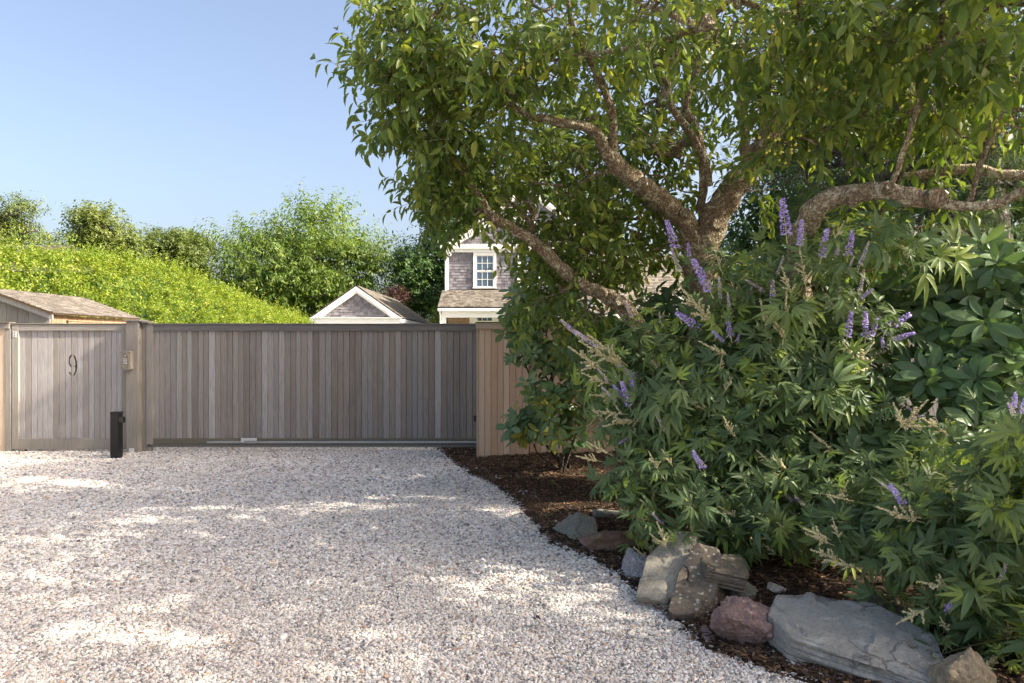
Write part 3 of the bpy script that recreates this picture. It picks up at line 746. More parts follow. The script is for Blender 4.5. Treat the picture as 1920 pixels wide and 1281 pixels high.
def window(parent, x0, x1, y, z0, z1, cols=3, rows=2, name='window', trim=0.12):
    """double-hung window on a wall facing the camera; y is the wall face"""
    w = MB()
    w.box(x0, x0 + trim, y - 0.045, y + 0.02, z0, z1); w.box(x1 - trim, x1, y - 0.045, y + 0.02, z0, z1)
    w.box(x0 + trim, x1 - trim, y - 0.045, y + 0.02, z1 - trim, z1); w.box(x0 - 0.03, x1 + 0.03, y - 0.075, y + 0.02, z0 - 0.05, z0 - 0.001)
    win = w.build(name, M['trim'], parent)
    gx0, gx1, gz0, gz1 = x0 + trim, x1 - trim, z0, z1 - trim
    sash = 0.045; mid = (gz0 + gz1) / 2
    for k, (a, b, yy) in enumerate(((gz0, mid - 0.001, y - 0.005), (mid + 0.001, gz1, y - 0.02))):
        s = MB()
        s.box(gx0 + 0.001, gx0 + sash, yy, yy + 0.03, a, b); s.box(gx1 - sash, gx1 - 0.001, yy, yy + 0.03, a, b)
        s.box(gx0 + sash, gx1 - sash, yy, yy + 0.03, a, a + sash); s.box(gx0 + sash, gx1 - sash, yy, yy + 0.03, b - sash, b)
        pw = (gx1 - gx0 - 2 * sash) / cols; ph = (b - a - 2 * sash) / rows
        for i in range(1, cols): s.box(gx0 + sash + i * pw - 0.011, gx0 + sash + i * pw + 0.011, yy + 0.003, yy + 0.027, a + sash, b - sash)
        for j in range(1, rows): s.box(gx0 + sash, gx1 - sash, yy + 0.004, yy + 0.026, a + sash + j * ph - 0.011, a + sash + j * ph + 0.011)
        s.build('sash', M['trim'], win)
        for i in range(cols):
            for j in range(rows):
                p = MB(); e = 0.0005
                X0 = gx0 + sash + i * pw + e; Z0 = a + sash + j * ph + e
                yj = yy + 0.014
                p.box(X0, X0 + pw - 2 * e, yj, yj + 0.004, Z0, Z0 + ph - 2 * e)
                p.build('pane', M['glass'], win)
    return win

def gable_house(parent, xc, hw, y0, y1, zeave, zapex, ztop_wall, ov=0.22, fascia=0.17, seed=1, frieze=0.0, zbot=0.0, roofmat='shingle_roof', ridge_ov=0.15):
    """gable facing the camera: shingled wall, raking boards and two shingled roof slopes"""
    sl = (zapex - zeave) / (hw + ov)
    # core box under the shingles
    c = MB()
    c.prism([(xc - hw, y0 + 0.03, zbot), (xc + hw, y0 + 0.03, zbot), (xc + hw, y0 + 0.03, zapex - sl * (hw) - 0.08), (xc, y0 + 0.03, zapex - 0.08), (xc - hw, y0 + 0.03, zapex - sl * hw - 0.08)], (0, y1 - y0 - 0.06, 0))
    c.build('wall', M['trim'], parent)
    w = MB()
    shingles(w, (xc - hw, y0 + 0.028, zbot), (1, 0, 0), (0, 0, 1), (0, -1, 0), lambda t: (0, 2 * hw), zeave - zbot - frieze, 0.135, seed=seed)
    zt = zeave + 0.02
    shingles(w, (xc - hw - ov, y0 + 0.028, zt), (1, 0, 0), (0, 0, 1), (0, -1, 0), lambda t: (max(ov, (t + 0.12) / sl), 2 * (hw + ov) - max(ov, (t + 0.12) / sl)), zapex - zt - 0.13, 0.135, seed=seed + 1)
    w.build('siding', M['shingle_wall'], parent, kind='stuff')
    # right side siding
    w = MB()
    shingles(w, (xc + hw + 0.002, y0 + 0.03, zbot), (0, 1, 0), (0, 0, 1), (1, 0, 0), lambda t: (0, y1 - y0), zeave - zbot - 0.2, 0.135, seed=seed + 7)
    w.build('side_siding', M['shingle_wall'], parent, kind='stuff')
    roof_ang = math.atan(sl); L = (hw + ov) / math.cos(roof_ang)
    rf = MB()
    for s in (-1, 1):
        d = Vector((s * math.cos(roof_ang), 0, -math.sin(roof_ang))); nr = Vector((s * math.sin(roof_ang), 0, math.cos(roof_ang)))
        a = Vector((xc, y0 - ridge_ov, zapex)); b = a + d * L
        rf.prism([a, b, b - nr * 0.05, a - nr * 0.05], (0, y1 - y0 + 2 * ridge_ov, 0))
    rfo = rf.build('roof', M['dark_in'], parent)
    for s in (-1, 1):
        d = Vector((s * math.cos(roof_ang), 0, -math.sin(roof_ang))); nr = Vector((s * math.sin(roof_ang), 0, math.cos(roof_ang)))
        sh = MB()
        shingles(sh, Vector((xc, y0 - ridge_ov - 0.02, zapex)) + d * (L + 0.03) + nr * 0.002, (0, 1, 0), -d, nr, lambda t: (0, y1 - y0 + 2 * ridge_ov + 0.04), L + 0.03, 0.14, seed=seed + 3 + s)
        sh.build('roof_shingles', M[roofmat], rfo, kind='stuff')
        f = MB()
        a = Vector((xc, y0 - ridge_ov - 0.004, zapex - 0.052 / math.cos(roof_ang)))
        b = a + d * L
        f.prism([a, b, b - Vector((0, 0, fascia)), a - Vector((0, 0, fascia))], (0, 0.03, 0))
        f.build('rake_board', M['trim'], parent)
        f = MB()
        a2 = a + Vector((0, 0.032, -0.02)); b2 = a2 + d * (L - 0.05)
        f.prism([a2 - Vector((0, 0, fascia * .6)), b2 - Vector((0, 0, fascia * .6)), b2 - Vector((0, 0, fascia * 1.45)), a2 - Vector((0, 0, fascia * 1.45))], (0, ridge_ov - 0.01, 0))
        f.build('frieze_board', M['trim'], parent)
    return sl

HS = 40.0        # photograph pixels per metre at 32 m
hx = lambda px: (px - 960) / HS
hz = lambda py: EYE + (640.5 - py) / HS
# garage
ga = thing('garage', 'small garage with grey shingled gable and white trim behind the gate', 'building', (hx(669), 32, 0))
xc, hw = hx(669), (hx(752) - hx(586)) / 2 - 0.12
gable_house(ga, xc, hw, 32.0, 43.0, hz(596.5), hz(535), 0, ov=0.25, seed=40, fascia=0.2)
m = MB(); m.box(xc - hw - 0.12, xc + hw + 0.12, 31.86, 31.99, hz(607), hz(597)); m.build('cornice', M['trim'], ga)
m = MB(); m.box(xc - hw - 0.2, xc + hw + 0.2, 31.80, 31.99, hz(597) + 0.001, hz(595.6)); m.build('cornice_cap', M['trim'], ga)
m = MB(); m.box(xc + hw + 0.02, xc + hw + 0.27, 32.0, 43.1, hz(596.5) - 0.22, hz(596.5) - 0.06); m.build('eave_board', M['trim'], ga)

# main house
ho = thing('house', 'two storey grey shingled house with white trim behind the crab tree', 'building', (hx(950), 32, 0))
xc, hw = hx(950), 2.80
zt = hz(459.5)
gable_house(ho, xc, hw, 32.0, 41.0, zt, hz(392), 0, ov=0.28, seed=60, frieze=0.0, fascia=0.22)
m = MB(); m.box(xc - hw - 0.16, xc + hw + 0.16, 31.84, 31.985, hz(467), zt + 0.002); m.build('cornice', M['trim'], ho)
m = MB(); m.box(xc - hw - 0.03, xc + hw + 0.03, 31.93, 31.986, hz(473.5), hz(467) - 0.001); m.build('frieze', M['trim'], ho)
for s in (-1, 1):
    m = MB(); x = xc + s * (hw - 0.03); m.box(x - 0.055, x + 0.055, 31.955, 31.987, 3.0, hz(473.5) - 0.001); m.build('corner_board', M['trim'], ho)
window(ho, hx(887.5), hx(930.5), 31.985, hz(539), hz(474))
window(ho, hx(969.5), hx(1012.5), 31.985, hz(539), hz(474))
m = MB()
gxp = xc - hw - 0.17
m.tube([(gxp - 0.10, 31.88, zt - 0.05), (gxp - 0.08, 31.88, zt - 0.3), (gxp + 0.12, 31.9, zt - 0.5), (gxp + 0.12, 31.9, hz(548))], 0.045, 8)
m.build('downspout', M['trim'], ho)
m = MB(); m.tube([(hx(843.5), 31.975, hz(477.5)), (hx(843.5), 31.86, hz(477.5))], 0.085, 12); cm = m.build('security_camera', M['trim'], ho)
m = MB(); m.tube([(hx(843.2), 31.859, hz(478)), (hx(843.2), 31.85, hz(478))], 0.045, 12); m.build('lens', M['keyhole'], cm)
# porch roof running across the front
pr_x0, pr_x1 = hx(838) - 0.18, 3.6
zr0, zr1 = hz(544), 3.13
pd = Vector((0, -2.0, zr1 - zr0)); pl = pd.length; pdn = pd.normalized(); pn = Vector((0, pdn.z, -pdn.y)) * -1
pn = Vector((0, pdn.z, -pdn.y)); pn = pn if pn.z > 0 else -pn
m = MB()
m.prism([(pr_x0, 31.98, zr0), (pr_x0, 29.98, zr1), (pr_x0, 29.98, zr1 - 0.06), (pr_x0, 31.98, zr0 - 0.06)], (pr_x1 - pr_x0, 0, 0))
po = m.build('porch_roof', M['dark_in'], ho)
m = MB(); shingles(m, Vector((pr_x0 - 0.03, 29.95, zr1 - 0.01)) + pn * 0.002, (1, 0, 0), -pdn, pn, lambda t: (0, pr_x1 - pr_x0 + 0.06), pl, 0.135, seed=90, th=0.02)
m.build('porch_shingles', M['shingle_roof'], po, kind='stuff')
m = MB(); m.box(pr_x0 - 0.03, pr_x1, 29.94, 30.10, 2.94, 3.06); m.build('porch_gutter', M['trim'], ho)
m = MB(); m.box(pr_x0 + 0.12, pr_x1, 30.12, 30.32, 2.66, 2.96); m.build('porch_beam', M['trim'], ho)
m = MB(); m.box(pr_x0 + 0.12, pr_x1, 30.0, 31.98, 2.97, 3.0); m.build('porch_ceiling', M['trim'], ho)
for x in (pr_x0 + 0.22, 0.55, 3.4):
    m = MB(); m.box(x - 0.09, x + 0.09, 30.13, 30.31, 0, 2.66); m.build('porch_post', M['trim'], ho)
m = MB(); m.tube([(pr_x0 + 0.06, 30.0, 2.93), (pr_x0 + 0.08, 30.08, 2.75), (pr_x0 + 0.08, 30.1, 0.1)], 0.04, 8); m.build('porch_downspout', M['trim'], ho)
m = MB(); shingles(m, (xc - hw + 0.05, 31.94, 1.2), (1, 0, 0), (0, 0, 1), (0, -1, 0), lambda t: (0, 1.0), 1.75, 0.135, seed=95); m.build('porch_siding', M['shingle_tan'], ho, kind='stuff')
m = MB(); m.box(xc - hw + 1.06, xc + hw, 31.90, 31.985, 0.0, 2.95); m.build('door_surround', M['trim'], ho)
for x in (hx(893) + 0.05, hx(893) + 1.10, hx(893) + 2.15):
    f = MB(); f.box(x - 0.02, x + 0.74, 31.885, 31.899, 2.52, 2.83); tr = f.build('transom', M['trim'], ho)
    for i in range(3):
        p = MB(); p.box(x + 0.01 + i * 0.235, x + 0.235 + i * 0.235 - 0.02, 31.878, 31.884, 2.57, 2.79); p.build('pane', M['glass'], tr)
# higher gable behind, and the wing to the right
uy = 36.0; US = FPX / uy
ux = lambda px: (px - 960) / US
uz = lambda py: EYE + (640.5 - py) / US
xg = ux(985)
gable_house(ho, xg, 3.6, uy, 45.0, uz(344) - 3.85 * 0.76, uz(344), 0, ov=0.25, seed=120, fascia=0.26, zbot=5.0)
window(ho, xg - 0.52, xg + 0.52, uy - 0.01, uz(428), uz(392))
m = MB(); m.box(3.4, 13.0, 33.6, 40.0, 0, 3.2); m.build('wing_wall', M['trim'], ho)
wz0, wz1 = 2.95, 6.3
m = MB(); m.prism([(3.0, 32.9, wz0), (3.0, 37.0, wz1), (3.0, 41.0, wz0)], (10.2, 0, 0)); wo = m.build('wing_roof', M['dark_in'], ho)
pd = Vector((0, 32.9 - 37.0, wz0 - wz1)); pn = Vector((0, -pd.z, pd.y)).normalized(); pn = pn if pn.z > 0 else -pn
m = MB(); shingles(m, Vector((2.95, 32.87, wz0 - 0.01)) + pn * 0.004, (1, 0, 0), -pd, pn, lambda t: (0, 10.3), pd.length, 0.14, 0.15, 0.3, seed=130, th=0.02)
m.build('wing_shingles', M['shingle_roof'], wo, kind='stuff')
m = MB(); m.box(2.95, 13.2, 32.80, 32.95, wz0 - 0.25, wz0 - 0.03); m.build('wing_gutter', M['trim'], ho)
chm = MB()
cxx, cyy = ux(1133), 37.2
r_ = random.Random(4)
ch = thing('chimney', 'red brick chimney glimpsed through leaves above the house roof', 'chimney', (cxx, cyy, 5.0))
for k in range(28):
    z = 5.3 + k * 0.078
    for i in range(4):
        off = 0.11 if k % 2 else 0.0
        x = cxx - 0.45 + off + i * 0.225
        chm.box(x, x + 0.213, cyy, cyy + 0.6, z, z + 0.068, r_.random())
chm.build('brickwork', M['brick'], ch, kind='stuff')
m = MB(); m.box(cxx - 0.43, cxx + 0.43, cyy + 0.03, cyy + 0.57, 5.0, 7.45); m.build('mortar_core', M['zinc'], ch)
m = MB(); m.box(cxx - 0.5, cxx + 0.55, cyy - 0.06, cyy + 0.66, 7.5, 7.62); m.build('chimney_cap', M['zinc'], ch)

# low shed at the left
sx1 = -8.12; sy0, sy1 = 12.0, 14.55; sze = 2.10; srise = 0.36; SW = 1.14
sx0 = sx1 - 2 * SW
shd = thing('shed', 'low weathered board shed with shingled roof behind the foot gate', 'shed', (-9.2, 13, 0))
def plank_wall(parent, mat, o, u, n, w, zf, name='board', seed=0, nrm=(0, -1, 0)):
    r = random.Random(seed); o = Vector(o); u = Vector(u); nr = Vector(nrm)
    for i in range(n):
        a, b = i * w + 0.003, (i + 1) * w - 0.003
        k = r.uniform(0, 0.006)
        za, zb = zf(a), zf(b)
        m = MB()
        p = [o + u * a, o + u * b, o + u * b + Vector((0, 0, zb)), o + u * a + Vector((0, 0, za))]
        m.prism([q_ + nr * k for q_ in p], -nr * 0.02, r.random())
        m.build(name, mat, parent)
plank_wall(shd, M['shed_board'], (sx0, sy0, 0), (1, 0, 0), 12, 0.19, lambda t: sze - 0.03 + srise * (SW - abs(t - SW)), seed=2)
plank_wall(shd, M['shed_sunlit'], (sx1, sy0 + 0.03, 0), (0, 1, 0), 17, 0.145, lambda t: sze - 0.04, seed=3, nrm=(1, 0, 0))
m = MB(); m.box(sx0, sx1 - 0.03, sy0 + 0.04, sy1 - 0.05, 0, 1.9); m.build('core', M['dark_in'], shd)
SL = (SW + 0.10) * math.sqrt(1 + srise * srise); rx_ = (sx0 + sx1) / 2
for s_ in (1, -1):
    sd = Vector((-s_, 0, srise)).normalized(); sn = Vector((s_ * srise, 0, 1)).normalized()
    e0 = Vector((rx_ + s_ * (SW + 0.10), sy0 - 0.10, sze))
    m = MB(); m.prism([e0, e0 + sd * SL, e0 + sd * SL - sn * 0.03, e0 - sn * 0.03], (0, sy1 - sy0 + 0.2, 0)); sro = m.build('roof', M['shed_sunlit'], shd)
    m = MB(); shingles(m, e0 + Vector((0.02 * s_, -0.02, 0)) + sn * 0.002, (0, 1, 0), sd, sn, lambda t: (0, sy1 - sy0 + 0.24), SL, 0.105, 0.09, 0.2, th=0.016, seed=8)
    m.build('roof_shingles', M['shingle_shed'], sro, kind='stuff')
    m = MB(); m.prism([e0 + Vector((0, 0.01, -0.034)), e0 + Vector((0, 0.01, -0.034)) + sd * SL, e0 + Vector((0, 0.01, -0.12)) + sd * SL, e0 + Vector((0, 0.01, -0.12))], (0, 0.03, 0)); m.build('rake_board', M['shed_board'], shd)
m = MB(); m.box(sx1 + 0.01, sx1 + 0.035, sy0 + 0.45, sy0 + 1.15, 1.2, sze - 0.13); m.build('shutter', M['shed_sunlit'], shd)
m = MB(); m.box(sx1 + 0.012, sx1 + 0.05, sy0 + 0.42, sy0 + 1.2, sze - 0.129, sze - 0.11); m.build('shutter_rail', M['shed_sunlit'], shd)

# neighbour's roof edge beyond the hedge at the far left
nb = thing('neighbour_house', 'tan shingled house corner peeking past the hedge at left edge', 'building', (-17.5, 19, 0))
nx1 = P(14, 500, 20).x
m = MB(); m.box(-22, nx1 - 0.35, 20.1, 28, 0, P(0, 522, 20).z); m.build('wall', M['trim'], nb)
zz0, zz1 = P(0, 518, 20).z, P(0, 452, 22).z
m = MB(); m.prism([(-22, 20, zz0), (-22, 23, zz1), (-22, 26, zz0)], (nx1 + 22, 0, 0)); nr_ = m.build('roof', M['dark_in'], nb)
pd = Vector((0, -3, zz0 - zz1)); pn = Vector((0, zz0 - zz1, 3)).normalized()
m = MB(); shingles(m, Vector((-22, 19.97, zz0)) + pn * 0.004, (1, 0, 0), -pd, pn, lambda t: (0, nx1 + 22.05), pd.length, 0.14, 0.15, 0.3, seed=150, th=0.02)
m.build('roof_shingles', M['shingle_shed'], nr_, kind='stuff')
m = MB(); m.box(-22, nx1 - 0.1, 19.9, 20.08, zz0 - 0.25, zz0 - 0.03); m.build('eave_board', M['trim'], nb)

# ------------------------------------------------------------ leaves
def leaf_blade(L=1.0, W=0.45, seg=4, fold=0.12, curl=0.15, widest=0.45, stalk=0.0, wave=0.0):
    """a blade along +y, upper side +z: midrib and two edges"""
    V = []; ts = np.linspace(0, 1, seg + 1)
    V.append((0, stalk, 0))
    for t in ts[1:-1]:
        w = W * 0.5 * (np.sin(np.pi * t ** (np.log(0.5) / np.log(widest)))) ** 0.85
        y = stalk + L * t; z = -curl * L * t * t
        V += [(-w, y, z + fold * w + wave * np.sin(t * 9)), (0, y, z), (w, y, z + fold * w - wave * np.sin(t * 9))]
    V.append((0, stalk + L, -curl * L))
    T = [(0, 2, 1), (0, 3, 2)]
    n = seg - 1
    for i in range(n - 1):
        a = 1 + 3 * i; b = a + 3
        T += [(a, a + 1, b), (a + 1, b + 1, b), (a + 1, a + 2, b + 1), (a + 2, b + 2, b + 1)]
    a = 1 + 3 * (n - 1); e = len(V) - 1
    T += [(a, a + 1, e), (a + 1, a + 2, e)]
    if stalk > 0:
        k = len(V); s = 0.012
        V += [(-s, 0, 0), (s, 0, 0), (0, stalk * 1.02, 0.004)]; T += [(k, k + 1, k + 2)]
    V = np.array(V, float); T = np.array(T, int)
    return V, T
def palmate(r, size=1.0):
    """compound leaf: a stalk with five long leaflets fanned from its end"""
    Vs, Ts = [], []; k = 0; st = 0.38
    for a, l in ((0, 1.0), (-30, 0.88), (30, 0.88), (-64, 0.55), (64, 0.55)):
        l *= r.uniform(0.88, 1.1)
        V, T = leaf_blade(l, 0.215 * l * r.uniform(0.8, 1.2), 4, 0.4, r.uniform(0.2, 0.5), 0.42)
        an = R(a + r.uniform(-7, 7)); tl = r.uniform(-0.18, 0.1)
        c, s = math.cos(an), math.sin(an)
        V[:, 2] += tl * V[:, 1]
        V = np.stack([V[:, 0] * c + V[:, 1] * s, -V[:, 0] * s + V[:, 1] * c + st, V[:, 2]], 1)
        Vs.append(V); Ts.append(T + k); k += len(V)
    Vs.append(np.array([(-0.012, 0, 0), (0.012, 0, 0), (0, st, 0.004)])); Ts.append(np.array([(k, k + 1, k + 2)]))
    return np.concatenate(Vs), np.concatenate(Ts)
_r = random.Random(11)
SPECIES = {
    'crab': [leaf_blade(1, 0.42 * _r.uniform(0.8, 1.15), 4, _r.uniform(0.3, 0.9), _r.uniform(0.12, 0.5), 0.46, 0.22) for _ in range(10)],
    'vitex': [palmate(_r) for _ in range(12)],
    'rhodo': [leaf_blade(1, 0.36 * _r.uniform(0.88, 1.15), 5, _r.uniform(0.05, 0.3), _r.uniform(0.02, 0.28), 0.58, 0.10) for _ in range(10)],
    'small': [leaf_blade(1, 0.5, 2, 0.3, 0.15, 0.5) for _ in range(2)],
    'lance': [leaf_blade(1, 0.34, 3, 0.3, 0.3, 0.45) for _ in range(3)],
}
LEAFMESH = {}
def leaf_mesh(sp, mat, k):
    key = (sp, mat, k)
    if key not in LEAFMESH:
        V, T = SPECIES[sp][k]
        r = random.Random(hash(key) % 1000 + k * 17)
        LEAFMESH[key] = np_mesh('leaf', V, T, np.full(len(V), (k + 0.5) / len(SPECIES[sp])), M[mat])
    return LEAFMESH[key]
def unit(a):
    return a / np.maximum(np.linalg.norm(a, axis=-1, keepdims=True), 1e-9)
def frames(d, n):
    y = unit(d); x = unit(np.cross(y, n)); z = np.cross(x, y); return x, y, z
def leaf_soup(sp, pos, d, n, s, rnd):
    x, y, z = frames(d, n)
    K = len(SPECIES[sp]); pick = np.minimum((rnd * K).astype(int), K - 1)
    Vs, Ts, Rs = [], [], []; base = 0
    for k in range(K):
        i = np.where(pick == k)[0]
        if not len(i): continue
        V, T = SPECIES[sp][k]
        W = pos[i][:, None] + s[i][:, None, None] * (V[None, :, 0:1] * x[i][:, None] + V[None, :, 1:2] * y[i][:, None] + V[None, :, 2:3] * z[i][:, None])
        Vs.append(W.reshape(-1, 3)); Ts.append((T[None] + (np.arange(len(i)) * len(V))[:, None, None] + base).reshape(-1, 3))
        Rs.append(np.repeat(rnd[i], len(V))); base += len(i) * len(V)
    return np.concatenate(Vs), np.concatenate(Ts), np.concatenate(Rs)
def to_px(p):
    return 960 + FPX * p[:, 0] / p[:, 1], 640.5 - FPX * (p[:, 2] - EYE) / p[:, 1]
def front_leaves(pos, s, m, cell=26, blocked=None):
    """the m leaves that show largest: nearest in each small patch of the view, biggest first"""
    ok = pos[:, 1] > 0.5
    px, py = to_px(np.where(ok[:, None], pos, 1.0))
    ok &= (px > 0) & (px < 1920) & (py > 0) & (py < 1281)
    i = np.where(ok)[0]
    key = (px[i] // cell).astype(int) * 1000 + (py[i] // cell).astype(int)
    order = np.argsort(pos[i, 1])
    _, first = np.unique(key[order], return_index=True)
    c = i[order[first]]
    return c[np.argsort(-(s[c] / pos[c, 1]))][:m]
def foliage(parent, sp, mat, pos, d, n, s, rnd, parts=0, name='foliage', cell=26):
    """leaf mass as one part of kind stuff, with the leaves that show largest as parts of their own"""
    if parts:
        pick = front_leaves(pos, s, parts, cell)
        x, y, z = frames(d[pick], n[pick]); K = len(SPECIES[sp])
        for a, i in enumerate(pick):
            mt = Matrix(((x[a, 0] * s[i], y[a, 0] * s[i], z[a, 0] * s[i], pos[i, 0]), (x[a, 1] * s[i], y[a, 1] * s[i], z[a, 1] * s[i], pos[i, 1]), (x[a, 2] * s[i], y[a, 2] * s[i], z[a, 2] * s[i], pos[i, 2]), (0, 0, 0, 1)))
            o = bpy.data.objects.new('leaf', leaf_mesh(sp, mat, min(int(rnd[i] * K), K - 1)))
            col.objects.link(o); adopt(o, parent); o.matrix_basis = mt
        keep = np.ones(len(pos), bool); keep[pick] = False
        pos, d, n, s, rnd = pos[keep], d[keep], n[keep], s[keep], rnd[keep]
    V, T, Rn = leaf_soup(sp, pos, d, n, s, rnd)
    return link(name, np_mesh(name, V, T, Rn, M[mat]), parent, kind='stuff')

# ------------------------------------------------------------ growing a plant
def vol(px, py, Y, rx, ry, rY, w=1.0):
    c = P(px, py, Y)
    return (np.array(c), np.array((rx * Y / FPX, rY, ry * Y / FPX)), w)
def sample_vols(vols, n, rg, shell=2.0):
    wt = np.array([v[2] * np.prod(v[1]) ** 0.75 for v in vols]); wt /= wt.sum()
    k = rg.choice(len(vols), n, p=wt)
    u = unit(rg.normal(size=(n, 3))); r = rg.random(n) ** (1 / (shell + 1e-6))
    c = np.array([vols[i][0] for i in k]); rad = np.array([vols[i][1] for i in k])
    return c + u * r[:, None] * rad, unit(u / np.maximum(rad, 0.05) * rad.mean(1, keepdims=True))
def resample(pts, step):
    out = []
    for a, b in zip(pts[:-1], pts[1:]):
        m = max(1, int((Vector(b[:3]) - Vector(a[:3])).length / step))
        for i in range(m):
            t = i / m; out.append(tuple(a[j] * (1 - t) + b[j] * t for j in range(4)))
    out.append(pts[-1]); return out
def smooth_line(pts, per=6):
    """Catmull-Rom through (x, y, z, radius) points"""
    pts = [np.array(p, float) for p in pts]; Q = [2 * pts[0] - pts[1]] + pts + [2 * pts[-1] - pts[-2]]; out = []
    for i in range(1, len(Q) - 2):
        for k in range(per):
            t = k / per
            out.append(tuple(0.5 * (2 * Q[i] + (Q[i + 1] - Q[i - 1]) * t + (2 * Q[i - 1] - 5 * Q[i] + 4 * Q[i + 1] - Q[i + 2]) * t * t + (3 * Q[i] - Q[i - 1] - 3 * Q[i + 1] + Q[i + 2]) * t ** 3)))
    out.append(tuple(pts[-1])); return out
def branches(skel, tips, rg, r_tip=0.003, k_r=0.0035, sag=0.06, step=0.18, sides=5, rmax=0.05, maxlen=99):
    """joins every tip to the nearest point of the growing skeleton; returns a MB of tapering twigs"""
    nodes = [np.array(s_[:3]) for s_ in skel]; N0 = len(nodes)
    cap = N0 + len(tips) * 8; A = np.zeros((cap, 3)); A[:N0] = nodes; cnt = N0
    par = np.full(cap, -1); wgt = np.zeros(cap); paths = []
    d0 = np.array([np.min(((A[:N0] - t) ** 2).sum(1)) for t in tips]); order = np.argsort(d0)
    for ti in order:
        t = tips[ti]
        d2 = ((A[:cnt] - t) ** 2).sum(1); j = int(np.argmin(d2)); dist = math.sqrt(d2[j])
        m = min(7, max(1, int(dist / step)))
        path = [j]; a = A[j].copy(); bend = rg.normal(size=3) * dist * 0.09 + np.array((0, 0, sag * dist))
        for k in range(1, m + 1):
            f = k / m; q = a * (1 - f) + t * f + bend * math.sin(math.pi * f)
            A[cnt] = q; par[cnt] = path[-1]; path.append(cnt); cnt += 1
        wgt[path[-1]] += 1; paths.append(path)
    for i in range(cnt - 1, N0 - 1, -1):
        if par[i] >= 0: wgt[par[i]] += wgt[i]
    rad = np.minimum(np.maximum(r_tip, k_r * np.sqrt(np.maximum(wgt, 0))), rmax)
    mb = MB()
    for path in paths:
        rr = [rad[i] for i in path]
        if path[0] < N0: rr[0] = min(skel[path[0]][3] * 0.8, rr[1] * 1.25)
        else: rr[0] = min(rr[0], rr[1] * 1.3)
        mb.tube([A[i] for i in path], rr, sides, cap=False)
    return mb
def along(base, dirs, length, m, rg, t0=0.12, curve=0.25, grav=-0.15):
    """m points along each curved shoot: positions (n,m,3) and shoot direction there"""
    n = len(base); t = np.linspace(t0, 1, m)[None, :, None] * np.ones((n, 1, 1))
    L = length[:, None, None]
    bend = rg.normal(size=(n, 1, 3)) * curve * 0.5 + np.array((0, 0, grav))
    p = base[:, None] + L * (dirs[:, None] * t + bend * t * t * 0.5)
    d = unit(dirs[:, None] + bend * t)
    return p, d
def shoots_mb(base, dirs, length, rg_seed_pos, r=0.003, sides=4):
    mb = MB()
    for i in range(len(base)):
        mb.tube([tuple(x) for x in rg_seed_pos[i]], [r * (1 - 0.6 * k / max(1, len(rg_seed_pos[i]) - 1)) for k in range(len(rg_seed_pos[i]))], sides, cap=False)
    return mb
def side_dirs(d, rg, spiral=2.4):
    """sideways directions turning round the shoot"""
    n, m, _ = d.shape
    ref = np.where(np.abs(d[..., 2:3]) > 0.9, np.array((1.0, 0, 0)), np.array((0, 0, 1.0)))
    a = unit(np.cross(d, ref)); b = np.cross(d, a)
    ang = np.arange(m)[None, :] * spiral + rg.uniform(0, 6.28, (n, 1)) + rg.normal(size=(n, m)) * 0.3
    return a * np.cos(ang)[..., None] + b * np.sin(ang)[..., None]

def leafy(base, dirs, length, m, rg, size, spread=0.9, droop=0.35, spiral=2.4, grav=-0.15, curve=0.25, tone=(0.42, 0.22), face=0.5, t0=0.12, lightward=(0, 0, 1.0)):
    p, d = along(base, dirs, length, m, rg, t0, curve, grav)
    sd = side_dirs(d, rg, spiral)
    ld = unit(d * (1 - 0.5 * spread) + sd * spread + np.array((0, 0, -droop)) + rg.normal(size=sd.shape) * 0.18)
    ln = unit(np.array(lightward) + sd * -0.1 + rg.normal(size=sd.shape) * face + d * 0.25)
    n = p.shape[0] * m
    s = size * rg.uniform(0.68, 1.2, n)
    tn = np.clip(np.repeat(rg.normal(tone[0], tone[1] * 0.6, p.shape[0]), m) + rg.normal(0, tone[1] * 0.7, n), 0, 0.999)
    return p.reshape(-1, 3), ld.reshape(-1, 3), ln.reshape(-1, 3), s, tn, p

